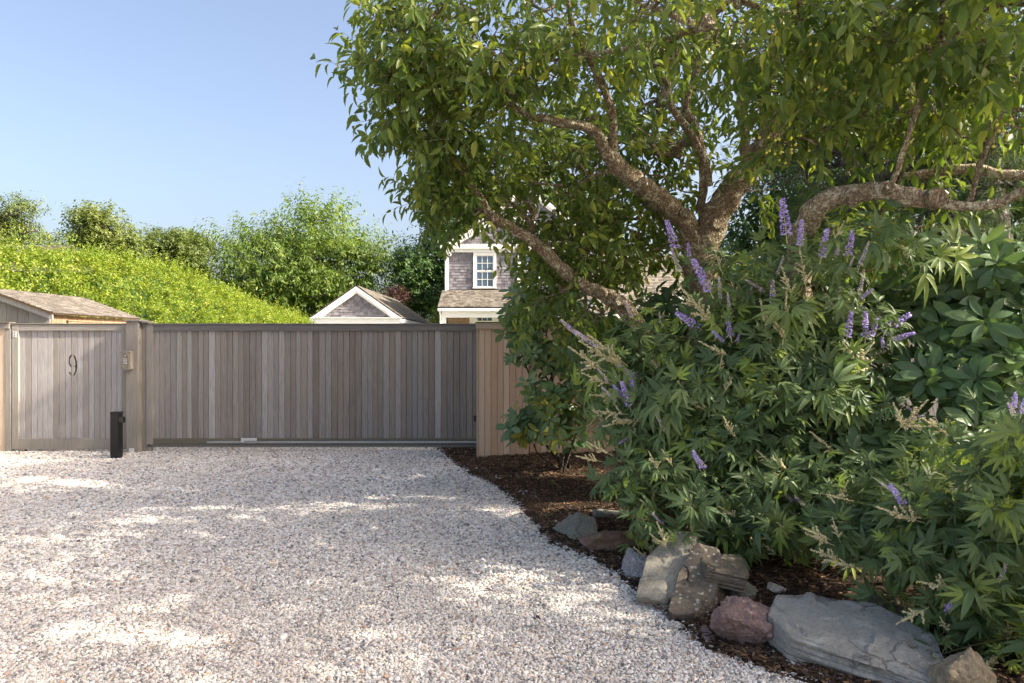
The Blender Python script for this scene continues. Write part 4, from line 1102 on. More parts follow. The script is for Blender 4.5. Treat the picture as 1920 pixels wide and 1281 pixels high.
def background_tree(name, label, base, vols, n, m, leaf, mat, bark, seed, spread=0.9, slen=0.8, up=0.3, out=0.7, sp='small', tone=(0.45, 0.25), trunk_r=0.2, group=None, grav=-0.1, shell=2.6, droop=0.3, clump=0):
    rg = np.random.default_rng(seed)
    t = thing(name, label, 'tree', base, group)
    cz = np.mean([v[0] for v in vols], 0)
    p, o = sample_vols(vols, n, rg, shell)
    if clump:                # shoots gather into boughs with gaps between
        cc, co_ = sample_vols(vols, clump, rg, 3.2)
        k = rg.integers(0, clump, n); sz = np.mean([v[1].mean() for v in vols])
        p = cc[k] + rg.normal(size=(n, 3)) * np.array((0.27, 0.27, 0.15)) * sz * (0.6 + 0.8 * rg.random(clump))[k][:, None]
        o = unit(co_[k] + unit(p - cc[k]) * 0.7)
    dirs = unit(o * out + np.array((0, 0, up)) + rg.normal(size=o.shape) * 0.35)
    L = slen * rg.uniform(0.6, 1.4, n)
    P_, D_, N_, s_, r_, pl = leafy(p, dirs, L, m, rg, leaf, spread, droop, grav=grav, tone=tone)
    foliage(t, sp, mat, P_, D_, N_, s_, r_, name='crown')
    top = Vector(cz) + Vector((0, 0, vols[0][1][2] * 0.3))
    trunk = smooth_line([(*base, trunk_r), (base[0] + 0.1, base[1], base[2] + (top.z - base[2]) * 0.5, trunk_r * 0.75), (top.x, top.y, top.z, trunk_r * 0.25)], 8)
    tm = MB(); tm.tube([q[:3] for q in trunk], [q[3] for q in trunk], 8)
    tm.build('trunk', M[bark], t, smooth=True)
    sub = rg.choice(n, min(n, 260), replace=False)
    branches(trunk, p[sub], rg, 0.012, 0.02, step=0.6, rmax=trunk_r * 0.6).build('limbs', M[bark], t, smooth=True)
    return t

# ------------------------------------------------------------ hedge and far trees
rg = np.random.default_rng(101)
hA, hB = np.array((-10.6, 13.2)), np.array((-9.3, 29.5))
hd = (hB - hA); hl = np.linalg.norm(hd); hu = hd / hl; hn = np.array((hu[1], -hu[0]))
def hedge_top(t):      # height along the run, 0 near to 1 far
    return np.interp(t, [-0.4, 0.05, 0.17, 0.35, 0.475, 0.69, 0.98], [3.05, 3.24, 3.44, 3.55, 3.28, 2.82, 2.36])
hed = thing('hedge', 'tall bright yellow green privet hedge behind the left shed', 'hedge', (-10, 20, 0))
n = 23000
t = -0.3 + 1.3 * rg.random(n) ** 1.35
hh = hedge_top(t) + np.array([0.20 * noise.noise((a * 14, 0, 3)) + 0.16 * noise.noise((a * 38, 0, 8)) for a in t])
face = rg.random(n) < 0.72
w = np.where(face, 0.75 + rg.normal(0, 0.09, n), rg.uniform(-0.8, 0.8, n))
z = np.where(face, rg.uniform(1.3, 1.0 * hh, n), hh + rg.normal(0, 0.07, n))
w = w - np.where(face, 0.18 * np.clip((z - hh + 0.5) / 0.5, 0, 1), 0) + np.array([0.20 * noise.noise((a * 20, b * 1.3, 1)) + 0.16 * noise.noise((a * 60, b * 3.2, 5)) for a, b in zip(t, z)])
gap = np.array([noise.noise((a * 46, b * 3.4, 11)) + 0.6 * noise.noise((a * 110, b * 8, 2)) for a, b in zip(t, z)])
ok = ~face | (gap > -0.16) | (rg.random(n) < 0.25)
tall = ~face & (rg.random(n) < 0.10)             # uncut leaders standing above the clipped top
t, w, z, face, tall = t[ok], w[ok], z[ok], face[ok], tall[ok]; n = len(t)
xy = hA + hu * (t * hl)[:, None] + hn * w[:, None]
base = np.stack([xy[:, 0], xy[:, 1], z], 1)
dirs = unit(np.stack([hn[0] * np.where(face, 0.75, 0.1), hn[1] * np.where(face, 0.75, 0.1), np.where(face, 0.65, 1.0)], 1) + rg.normal(size=(n, 3)) * 0.38)
L = np.where(face, 0.20, np.where(tall, 0.55, 0.22)) * rg.uniform(0.6, 1.5, n)
P_, D_, N_, s_, r_, pl = leafy(base, dirs, L, 8, rg, 0.070, 0.85, 0.05, tone=(0.55, 0.28), face=0.7)
foliage(hed, 'small', 'leaf_hedge', P_, D_, N_, s_, r_)
m = MB()
for a in np.linspace(-0.3, 0.98, 40):
    q = hA + hu * a * hl; top = float(hedge_top(a)) - 0.4
    m.tube([(q[0], q[1], 0), (q[0] + 0.05, q[1], top * 0.5), (q[0], q[1] + 0.05, top)], [0.05, 0.035, 0.015], 5)
    for k in range(5):
        h0 = top * (0.3 + 0.13 * k); m.tube([(q[0], q[1], h0), (q[0] + hn[0] * 0.6, q[1] + hn[1] * 0.6 + random.uniform(-.3, .3), h0 + 0.35)], [0.018, 0.007], 4)
m.build('stems', M['bark_dark'], hed, kind='stuff')
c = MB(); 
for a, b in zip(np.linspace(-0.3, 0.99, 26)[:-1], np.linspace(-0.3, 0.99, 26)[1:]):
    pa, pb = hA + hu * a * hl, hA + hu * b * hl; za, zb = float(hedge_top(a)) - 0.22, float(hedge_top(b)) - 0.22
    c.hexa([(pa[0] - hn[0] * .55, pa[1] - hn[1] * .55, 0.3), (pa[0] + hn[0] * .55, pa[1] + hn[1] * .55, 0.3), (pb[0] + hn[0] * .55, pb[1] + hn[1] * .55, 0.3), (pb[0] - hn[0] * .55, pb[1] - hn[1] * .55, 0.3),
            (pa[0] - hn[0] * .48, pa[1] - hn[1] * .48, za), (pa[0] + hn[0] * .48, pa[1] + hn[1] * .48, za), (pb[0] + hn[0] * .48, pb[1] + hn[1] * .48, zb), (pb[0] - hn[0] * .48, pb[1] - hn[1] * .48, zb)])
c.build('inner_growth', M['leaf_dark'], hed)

background_tree('cherry_tree', 'large spreading green tree with arching shoots behind the garage', (-14.2, 46, 0),
    [vol(560, 500, 46, 130, 75, 3.4, 1.6), vol(475, 500, 46, 60, 50, 2.8), vol(650, 495, 46, 55, 42, 2.6), vol(590, 435, 46, 55, 42, 2.2, 1.1), vol(540, 580, 46, 160, 55, 3.2)],
    4600, 13, 0.28, 'leaf_mid', 'bark_dark', 201, slen=1.75, up=0.35, out=0.9, sp='lance', tone=(0.48, 0.24), trunk_r=0.3, grav=-0.30, droop=0.45, clump=120)
background_tree('far_tree', 'airy conifer with layered boughs at the far left edge', (-32, 45, 0),
    [vol(35, 402, 45, 34, 18, 1.6), vol(5, 430, 45, 36, 20, 1.5), vol(75, 432, 45, 18, 8, 1.0, 0.8), vol(30, 465, 45, 50, 20, 1.6)],
    1100, 12, 0.2, 'needle_far', 'bark_dark', 202, slen=0.9, up=0.15, out=1.0, sp='lance', trunk_r=0.22, clump=45)
background_tree('far_tree', 'pale green rounded tree rising behind the hedge second from left', (-23.5, 40, 0),
    [vol(190, 440, 40, 38, 26, 1.7), vol(228, 465, 40, 26, 22, 1.4), vol(160, 460, 40, 20, 24, 1.3), vol(168, 420, 40, 14, 10, 0.8), vol(200, 500, 40, 55, 25, 1.6)],
    1900, 12, 0.2, 'leaf_pale', 'bark_dark', 203, slen=0.9, up=0.4, clump=60)
background_tree('far_tree', 'dark olive clumpy tree between pale tree and large green tree', (-20.5, 42, 0),
    [vol(322, 466, 42, 28, 18, 1.4), vol(355, 464, 42, 18, 16, 1.2), vol(300, 495, 42, 16, 22, 1.2), vol(340, 510, 42, 40, 28, 1.5)],
    2000, 12, 0.2, 'leaf_pale', 'bark_dark', 204, slen=0.7, up=0.2, tone=(0.22, 0.2), clump=45)
background_tree('far_tree', 'dense dark green tree standing left of the house', (-5.2, 47, 0),
    [vol(805, 500, 47, 42, 45, 2.0), vol(775, 530, 47, 32, 40, 1.8), vol(830, 470, 47, 40, 50, 2.0), vol(800, 590, 47, 60, 40, 2.0), vol(850, 420, 47, 35, 45, 2.0)],
    3200, 12, 0.23, 'leaf_dark', 'bark_dark', 205, slen=0.9, up=0.2, tone=(0.5, 0.25), clump=70)
background_tree('far_tree', 'yellow green tree top seen through leaves behind the house roof', (5.0, 52, 0),
    [vol(1080, 400, 52, 70, 55, 2.5), vol(900, 380, 52, 60, 45, 2.5), vol(1010, 350, 52, 50, 35, 2.0)],
    1500, 10, 0.2, 'leaf_mid', 'bark_dark', 206, slen=0.9, up=0.3, tone=(0.75, 0.2))
# small shrubs by the garage
rg = np.random.default_rng(110)
for nm, lab, b, vv, n, mt in (('purple_shrub', 'purple leaved shrub tucked behind the garage roof', P(745, 600, 44), [vol(742, 562, 44, 22, 20, 0.9)], 260, 'leaf_purple'),
                          ('garden_shrub', 'bright green shrub between the garage and the house porch', P(840, 640, 34), [vol(838, 602, 34, 26, 18, 0.8)], 260, 'leaf_hedge')):
    t_ = thing(nm, lab, 'shrub', (b.x, b.y, 0))
    p, o = sample_vols(vv, n, rg)
    P_, D_, N_, s_, r_, pl = leafy(p, unit(o + np.array((0, 0, 0.4))), np.full(n, 0.5), 9, rg, 0.12, tone=(0.5, 0.25))
    foliage(t_, 'small', mt, P_, D_, N_, s_, r_)
    m = MB()
    for k in range(7): m.tube([(b.x + 0.1 * k - 0.3, b.y, 0), (b.x + 0.16 * k - 0.5, b.y, vv[0][0][2])], [0.03, 0.01], 5)
    m.build('stems', M['bark_dark'], t_, kind='stuff')

# ------------------------------------------------------------ crab tree (foreground)
def pl(*pts):
    """(px, py, depth, radius in photograph pixels) -> world points with radius"""
    return [(*P(a, b, y), r * y / FPX) for a, b, y, r in pts]
crab = thing('crab_tree', 'gnarled crab apple tree with lichen bark and yellow fruit over the shrubs', 'tree', (P(1315, 560, 6.6).x, 6.6, 0))
bx, by = P(1315, 560, 6.6).x, 6.6
limbs = {
 'trunk': [(bx + 0.02, by, 0.0, 0.23), (bx, by, 0.9, 0.19)] + pl((1322, 560, 6.6, 36), (1312, 500, 6.55, 36), (1325, 440, 6.5, 34), (1362, 370, 6.4, 30), (1415, 300, 6.2, 27), (1470, 215, 6.0, 23), (1530, 140, 5.8, 19), (1590, 60, 5.6, 14), (1640, -40, 5.4, 9)),
 'limb_a': pl((1308, 470, 6.5, 28), (1282, 415, 6.4, 24), (1240, 372, 6.2, 22), (1190, 338, 6.0, 21), (1145, 297, 5.8, 17), (1125, 258, 5.7, 13), (1098, 237, 5.6, 11), (1040, 228, 5.5, 9), (960, 200, 5.4, 7), (880, 120, 5.3, 5), (800, 60, 5.2, 3)),
 'limb_b': pl((1146, 296, 5.8, 13), (1150, 240, 5.7, 10), (1138, 180, 5.5, 9), (1105, 110, 5.3, 8), (1075, 60, 5.1, 7), (1060, -30, 4.9, 5)),
 'limb_c': [(bx - 0.15, by - 0.1, 0.0, 0.13)] + pl((1250, 700, 6.4, 20), (1222, 650, 6.35, 19), (1185, 595, 6.3, 19), (1140, 555, 6.3, 17), (1095, 537, 6.3, 15), (1050, 500, 6.2, 14), (1005, 455, 6.1, 13), (960, 428, 6.0, 12), (922, 405, 5.9, 11), (895, 365, 5.8, 8), (860, 310, 5.7, 7), (835, 262, 5.6, 6), (790, 220, 5.5, 4), (740, 190, 5.4, 3)),
 'limb_d': pl((1330, 350, 6.4, 9), (1322, 310, 6.35, 10), (1300, 260, 6.2, 9), (1262, 205, 6.0, 8), (1250, 160, 5.9, 7), (1210, 90, 5.7, 5)),
 'limb_e': pl((1312, 400, 6.5, 10), (1320, 330, 6.4, 10), (1308, 250, 6.3, 9), (1285, 200, 6.2, 8), (1300, 150, 6.1, 7), (1330, 60, 6.0, 5)),
 'limb_f': pl((1398, 325, 6.2, 12), (1396, 240, 6.0, 11), (1392, 190, 5.9, 11), (1400, 150, 5.8, 10), (1455, 95, 5.6, 10), (1500, 70, 5.5, 8)),
 'limb_g': pl((1180, 5, 4.6, 4), (1240, 20, 4.6, 6), (1300, 45, 4.6, 8), (1330, 38, 4.6, 10)),
 'limb_h': pl((1335, 42, 4.65, 9), (1290, 60, 4.8, 8), (1220, 85, 5.0, 6), (1130, 98, 5.2, 5), (1060, 105, 5.3, 3)),
 'low_limb': [(2.35, 5.7, 0.0, 0.13), (2.3, 5.5, 0.9, 0.115)] + pl((1500, 480, 5.0, 26), (1512, 422, 4.8, 26), (1540, 382, 4.6, 24), (1590, 366, 4.5, 22), (1650, 358, 4.4, 20), (1700, 367, 4.3, 20), (1752, 374, 4.25, 19)),
 'low_limb_end': pl((1740, 378, 4.27, 13), (1790, 386, 4.22, 11), (1850, 386, 4.15, 11), (1890, 374, 4.1, 10), (1930, 352, 4.0, 9), (2000, 300, 3.9, 6)),
 'twig_a': pl((1818, 380, 4.2, 6), (1838, 310, 4.1, 6), (1862, 252, 4.05, 5), (1885, 190, 4.0, 3)),
 'twig_b': pl((1672, 350, 4.4, 6), (1700, 270, 4.3, 6), (1725, 190, 4.25, 6), (1735, 110, 4.2, 6), (1790, 70, 4.1, 5), (1840, 20, 4.0, 4)),
 'twig_c': pl((1590, 330, 5.0, 5), (1588, 250, 4.95, 5), (1575, 180, 4.9, 4)),
 'limb_i': pl((1690, 330, 5.4, 9), (1760, 322, 5.3, 11), (1820, 318, 5.2, 12), (1880, 326, 5.1, 12), (1960, 330, 5.0, 11)),
}
skel = []
for nm, pts in limbs.items():
    sm = smooth_line(pts, 11)
    sm = [(q[0] + 0.012 * noise.noise(Vector(q[:3]) * 7), q[1], q[2] + 0.014 * noise.noise(Vector(q[:3]) * 7 + Vector((9, 3, 1))), q[3]) for q in sm]
    skel += sm[::2]
    m = MB(); m.tube([q[:3] for q in sm], [q[3] * 0.83 * (1 + 0.13 * noise.noise(Vector(q[:3]) * 5) + 0.08 * noise.noise(Vector(q[:3]) * 14)) for q in sm], 16 if nm in ('trunk', 'limb_a', 'limb_c', 'low_limb', 'low_limb_end') else 10, bump=0.30, seed=len(nm))
    m.build('trunk' if nm == 'trunk' else 'limb', M['bark_limb_sunlit'] if nm in ('low_limb', 'low_limb_end', 'limb_i', 'twig_b', 'limb_g', 'limb_h') else M['bark_crab'], crab, smooth=True)
# sawn end and collar on the low limb, knots on the leaning stem
def knot(c, nrm, r, mat, depth=0.02):
    c, nrm = Vector(c), Vector(nrm).normalized()
    m = MB(); m.tube([c - nrm * 0.05, c + nrm * depth * 0.5, c + nrm * depth, c + nrm * depth * 0.7], [r * 1.15, r * 1.1, r * 0.92, r * 0.7], 16, bump=0.15)
    return m.build('knot', mat, crab, smooth=False)
kp_ = P(1749, 374, 4.22); kn = Vector((-0.12, -1, 0.04)).normalized(); kc = kp_ + kn * 0.045; k_ = knot(kc, kn, 0.056, M['bark_crab'], 0.022)
m = MB(); m.tube([kc + kn * 0.010, kc + kn * 0.0185], [0.040, 0.038], 16, bump=0.1); m.build('sawn_face', M['cut_wood'], k_)
knot(P(1165, 565, 6.2), (-0.2, -1, 0.3), 0.05, M['bark_crab'], 0.03)
for kx, ky_, kd, kr in ((1285, 400, 6.2, 0.045), (1205, 340, 5.85, 0.035), (1345, 420, 6.25, 0.05), (1600, 372, 4.38, 0.036), (1668, 352, 4.26, 0.03), (1385, 330, 6.05, 0.045), (1000, 455, 5.98, 0.03), (928, 408, 5.8, 0.028), (1130, 550, 6.18, 0.035)):
    knot(P(kx, ky_, kd), (random.uniform(-0.5, 0.3), -1, random.uniform(-0.3, 0.4)), kr, M['bark_crab'], 0.02)
knot(P(1328, 40, 4.55), (0.3, -1, 0.2), 0.045, M['bark_limb_sunlit'], 0.03)

V_IN = [vol(790, 130, 5.2, 90, 110, 0.6, 1.5), vol(752, 118, 5.0, 42, 80, 0.4), vol(900, 90, 5.3, 170, 120, 0.8, 1.4), vol(790, 215, 5.4, 75, 50, 0.5), vol(900, 240, 5.7, 130, 90, 0.8, 1.2), vol(870, 350, 6.0, 65, 70, 0.5),
        vol(820, 290, 5.8, 45, 45, 0.4, 1.4), vol(805, 360, 5.9, 26, 45, 0.3, 2.2), vol(860, 405, 6.0, 45, 22, 0.3, 2.0), vol(1020, 330, 6.4, 110, 80, 0.6, 1.0), vol(1000, 430, 6.6, 90, 50, 0.5, 0.9), vol(1090, 470, 6.8, 110, 70, 0.6, 1.3), vol(1120, 60, 5.0, 140, 80, 0.8, 0.7), vol(1200, 330, 6.9, 110, 110, 0.6), vol(1010, 550, 6.7, 60, 35, 0.4, 0.9), vol(1090, 570, 6.9, 80, 50, 0.5),
        vol(1210, 460, 7.2, 70, 80, 0.5), vol(1260, 20, 4.4, 140, 50, 0.5), vol(1440, 45, 4.5, 130, 55, 0.7, 1.2), vol(1290, 110, 5.6, 70, 60, 0.5, 0.3), vol(1600, 50, 4.4, 160, 60, 0.7, 1.5), vol(1800, 40, 4.0, 140, 65, 0.7, 1.9), vol(1600, 150, 5.2, 190, 60, 0.5, 0.8), vol(1780, 170, 5.0, 130, 55, 0.5, 1.0), vol(1500, 170, 4.8, 90, 40, 0.4, 0.6), vol(1480, 255, 4.7, 90, 34, 0.3, 1.2),
        vol(1640, 210, 4.8, 120, 55, 0.6), vol(1870, 180, 4.1, 70, 80, 0.4, 0.9), vol(1750, 290, 5.0, 110, 40, 0.5, 0.5), vol(1650, 440, 5.6, 130, 35, 0.3, 1.2), vol(1420, 330, 6.5, 60, 50, 0.4, 0.5), vol(1130, 210, 7.3, 230, 150, 0.4, 1.3), vol(1000, 350, 7.3, 150, 90, 0.4, 1.1), vol(1330, 90, 7.4, 170, 100, 0.4, 1.0), vol(1180, 430, 7.6, 130, 80, 0.3, 0.9)]
V_UP = [(np.array((-1.0, 5.6, 5.6)), np.array((1.3, 1.5, 1.2)), 0.7), (np.array((1.0, 5.6, 5.9)), np.array((1.6, 1.8, 1.2)), 0.7), (np.array((3.0, 5.4, 5.4)), np.array((1.6, 1.8, 1.4)), 0.7), (np.array((3.8, 4.2, 3.9)), np.array((0.9, 1.2, 0.9)), 0.7), (np.array((4.4, 2.4, 4.5)), np.array((1.7, 1.3, 0.9)), 1.0), (np.array((2.2, 3.4, 4.4)), np.array((0.9, 0.8, 0.5)), 0.8)]
rg = np.random.default_rng(301)
def crab_leaves(vols, n, m, seed, parts, size=0.106, nm='crown'):
    rg = np.random.default_rng(seed)
    p, o = sample_vols(vols, n, rg, 2.6)
    qx, qy = to_px(p)          # open windows in the crown where the house shows
    op = ((np.abs(qx - 1040) < 38) & (np.abs(qy - 398) < 30)) | ((np.abs(qx - 900) < 75) & (np.abs(qy - 510) < 85))
    p, o = p[~op], o[~op]; n = len(p)
    left = np.clip((0.2 - p[:, 0]) / 1.2, 0, 1)[:, None]
    dirs = unit(o * 0.7 + np.array((-0.25, -0.25, 0.15)) + left * np.array((-0.5, 0, 0.35)) + rg.normal(size=o.shape) * 0.4)
    L = 0.30 * rg.uniform(0.6, 1.5, n)
    P_, D_, N_, s_, r_, plm = leafy(p, dirs, L, m, rg, size, 0.8, 0.55, grav=-0.25, tone=(0.52, 0.27), face=0.5, lightward=(-0.35, -0.6, 0.7))
    foliage(crab, 'crab', 'leaf_crab', P_, D_, N_, s_, r_, parts, nm)
    sm = shoots_mb(p, dirs, L, plm[:, ::max(1, m // 4)], 0.0028)
    sm.build('twigs', M['bark_crab'], crab, kind='stuff')
    return p
tips = crab_leaves(V_IN, 2250, 10, 302, 300)
tips2 = crab_leaves(V_UP, 300, 10, 303, 0, 0.106, 'upper_crown')
branches(skel, np.concatenate([tips, tips2]), rg, 0.0028, 0.0026, step=0.2, rmax=0.035).build('branches', M['bark_crab'], crab, smooth=True, kind='stuff')
# little yellow crab apples
fm = MB()
def ball(m, c, r, n=8, k=5):
    b = len(m.v)
    for i in range(k + 1):
        a = math.pi * i / k
        for j in range(n):
            t = 2 * math.pi * j / n; m.v.append((c[0] + r * math.sin(a) * math.cos(t), c[1] + r * math.sin(a) * math.sin(t), c[2] + r * math.cos(a)))
    for i in range(k):
        for j in range(n):
            m.f.append((b + i * n + j, b + (i + 1) * n + j, b + (i + 1) * n + (j + 1) % n, b + i * n + (j + 1) % n)); m.r.append(0.5)
ball(fm, (0, 0, -0.034), 0.0095); fm.tube([(0, 0, 0.0), (0.002, 0, -0.026)], 0.0011, 4)
fme = fm.mesh('fruit', M['fruit'], True)
fr = random.Random(5)
for px, py, y, k in ((1440, 265, 4.45, 7), (1460, 285, 4.5, 6), (1500, 262, 4.5, 4), (1560, 155, 4.5, 7), (1585, 150, 4.5, 5), (1440, 45, 4.2, 6), (1385, 30, 4.2, 4), (1640, 80, 4.2, 5), (1300, 20, 4.2, 3), (1510, 60, 4.2, 4), (1890, 220, 3.9, 4), (1875, 260, 4.0, 3), (1090, 40, 4.5, 4), (985, 115, 4.8, 3), (1330, 90, 4.6, 3), (1690, 160, 4.4, 4)):
    for _ in range(k):
        q = P(px + fr.uniform(-26, 26), py + fr.uniform(-16, 16), y - fr.uniform(0.0, 0.25))
        link('fruit', fme, crab, Matrix.Translation(q) @ Matrix.Rotation(fr.uniform(-.4, .4), 4, 'X') @ Matrix.Rotation(fr.uniform(-.4, .4), 4, 'Y'))

# ------------------------------------------------------------ pines behind, and shade trees to the right
def pine(label, base, trunk, vols, n, seed, size=0.13, group=None, mat='needle', name='pine_tree', per=26):
    rg = np.random.default_rng(seed)
    t = thing(name, label, 'tree', base, group)
    sm = smooth_line(trunk, 8)
    m = MB(); m.tube([q[:3] for q in sm], [q[3] for q in sm], 14, bump=0.12); m.build('trunk', M['bark_pine'], t, smooth=True)
    p, o = sample_vols(vols, n, rg, 2.4)
    dirs = unit(o * 0.6 + np.array((0, -0.15, 0.15)) + rg.normal(size=o.shape) * 0.45)
    L = 0.22 * rg.uniform(0.7, 1.4, n)
    q, d = along(p, dirs, L, per, rg, 0.1, 0.3, -0.1)
    sd = side_dirs(d, rg, 2.4)
    nd = unit(d * 0.75 + sd * 0.75 + np.array((0, 0, -0.12)))
    s = size * rg.uniform(0.7, 1.15, n * per)
    a = q.reshape(-1, 3); b = a + nd.reshape(-1, 3) * s[:, None]; wv = unit(np.cross(nd.reshape(-1, 3), rg.normal(size=(n * per, 3)))) * 0.0022
    V = np.stack([a - wv, a + wv, b], 1).reshape(-1, 3); T = np.arange(len(V)).reshape(-1, 3)
    rn = np.repeat(np.clip(np.repeat(rg.normal(0.45, 0.2, n), per) + rg.normal(0, 0.1, n * per), 0, 1), 3)
    link('needles', np_mesh('needles', V, T, rn, M[mat], False), t, kind='stuff')
    branches(sm, p, rg, 0.004, 0.004, sag=-0.03, step=0.3, rmax=0.06).build('branches', M['bark_pine'], t, smooth=True, kind='stuff')
    return t
ptr = [(*P(1880, 640, 8.2)[:2], 0.0, 0.22)] + pl((1872, 560, 8.2, 30), (1860, 420, 8.2, 28), (1848, 330, 8.2, 27), (1825, 180, 8.2, 25), (1800, 40, 8.2, 23)) + [(5.1, 8.2, 7.5, 0.12), (5.0, 8.2, 10.0, 0.05)]
pine('tall pine with pale flaky trunk behind the low limb at right', (P(1880, 640, 8.2).x, 8.2, 0), ptr,
     [vol(1700, 130, 8.2, 240, 130, 0.9), vol(1560, 300, 8.4, 190, 110, 0.8, 1.2), vol(1820, 270, 8.0, 130, 120, 0.8), vol(1780, 440, 7.9, 160, 80, 0.6, 1.1), vol(1500, 120, 8.6, 130, 120, 0.8, 0.7), vol(1880, 330, 7.5, 60, 60, 0.4, 0.7), vol(1560, 430, 8.4, 140, 60, 0.6),
      (np.array((5.2, 8.2, 6.8)), np.array((2.3, 1.6, 1.3)), 1.0), (np.array((5.1, 8.2, 8.8)), np.array((1.6, 1.4, 1.2)), 0.8)], 5200, 401)
rg = np.random.default_rng(450)
background_tree('evergreen_tree', 'dark evergreen foliage filling the gap behind the pine', (6.5, 12.5, 0),
    [(np.array((5.0, 12.5, 2.8)), np.array((1.6, 1.0, 1.6)), 1.2), (np.array((5.6, 12.2, 4.6)), np.array((1.2, 1.0, 1.2)), 0.9), (np.array((7.6, 12.5, 3.0)), np.array((2.2, 1.0, 2.2)), 1.0), (np.array((9.0, 12.0, 5.0)), np.array((2.0, 1.0, 2.4)), 1.0), (np.array((6.8, 12.8, 5.8)), np.array((1.6, 1.0, 1.8)), 0.7)],
    4200, 12, 0.15, 'leaf_dark', 'bark_dark', 451, slen=0.6, up=0.2, sp='lance', tone=(0.4, 0.25), trunk_r=0.16)

# ------------------------------------------------------------ flowering chaste shrubs
def spike_mesh(kind, seed):
    """a flower spike along +z, one unit long: thin stem with whorls of tiny florets or dry seed heads"""
    r = random.Random(seed); m = MB()
    m.tube([(0, 0, -0.25), (0.01, 0, 0.5), (0.0, 0.01, 1.0)], [0.013, 0.009, 0.004], 4, 0.1)
    if kind == 'seed':        # open panicle: side arms with small round heads
        arms = [(0, (0, 0, 0), (0, 0, 1), 1.0)]
        for i in range(6):
            a = r.uniform(0, 6.28); z = 0.02 + 0.1 * i
            arms.append((1, (0, 0, z), (0.75 * math.cos(a), 0.75 * math.sin(a), 0.62), r.uniform(0.28, 0.5) * (1 - 0.08 * i)))
        for k, o, d, L in arms:
            o, d = Vector(o), Vector(d).normalized()
            if k: m.tube([o, o + d * L], [0.008, 0.003], 3, 0.12)
            n = int(26 * L) + 4
            for j in range(n):
                t = (j + 0.5) / n; w = 0.045 * (1 - 0.55 * t)
                for _ in range(2):
                    c = o + d * (t * L) + Vector((r.gauss(0, 1), r.gauss(0, 1), r.gauss(0, 0.5))) * w * 0.6
                    octa(m, c, r.uniform(0.021, 0.038), r.uniform(0.08, 0.45))
    else:
        n = 24
        for j in range(n):
            t = (j + r.random() * 0.5) / n; w = 0.095 * (1 - 0.75 * t) ** 0.8 * (0.8 + 0.4 * r.random())
            for _ in range(7):
                a = r.uniform(0, 6.28); c = Vector((w * math.cos(a), w * math.sin(a), t + r.uniform(-0.02, 0.02)))
                purple = r.random() < (0.88 if kind == 'bloom' else 0.45)
                octa(m, c, r.uniform(0.016, 0.032), r.uniform(0.5, 1.0) if purple else r.uniform(0.1, 0.4))
    return m.mesh('flower_spike', M['flower'])
def octa(m, c, s, r):
    b = len(m.v)
    for d in ((1, 0, 0), (0, 1, 0), (-1, 0, 0), (0, -1, 0), (0, 0, 1), (0, 0, -1)):
        m.v.append((c[0] + d[0] * s, c[1] + d[1] * s, c[2] + d[2] * s * 0.8))
    for f in ((0, 1, 4), (1, 2, 4), (2, 3, 4), (3, 0, 4), (1, 0, 5), (2, 1, 5), (3, 2, 5), (0, 3, 5)):
        m.f.append(tuple(b + i for i in f)); m.r.append(r)
SPIKE = {k: [spike_mesh(k, s) for s in (1, 2, 3)] for k in ('bloom', 'mixed', 'seed')}
_sr = random.Random(9)
def spike(parent, tip, base, Y, kind, dY=0.0):
    """spike between two photographed points at depth Y"""
    a, b = P(*base, Y), P(*tip, Y - dY); d = b - a
    q = d.to_track_quat('Z', 'Y').to_matrix().to_4x4()
    mt = Matrix.Translation(a) @ q @ Matrix.Rotation(_sr.uniform(0, 6.28), 4, 'Z') @ Matrix.Diagonal((d.length * 0.9, d.length * 0.9, d.length, 1))
    if kind == 'bloom':     # keep slim spikes slim
        mt = Matrix.Translation(a) @ q @ Matrix.Rotation(_sr.uniform(0, 6.28), 4, 'Z') @ Matrix.Diagonal((min(0.26, d.length) * 1.45, min(0.26, d.length) * 1.45, d.length, 1))
    o = link('flower_spike' if kind != 'seed' else 'seed_spike', _sr.choice(SPIKE[kind]), parent, mt)
    return o

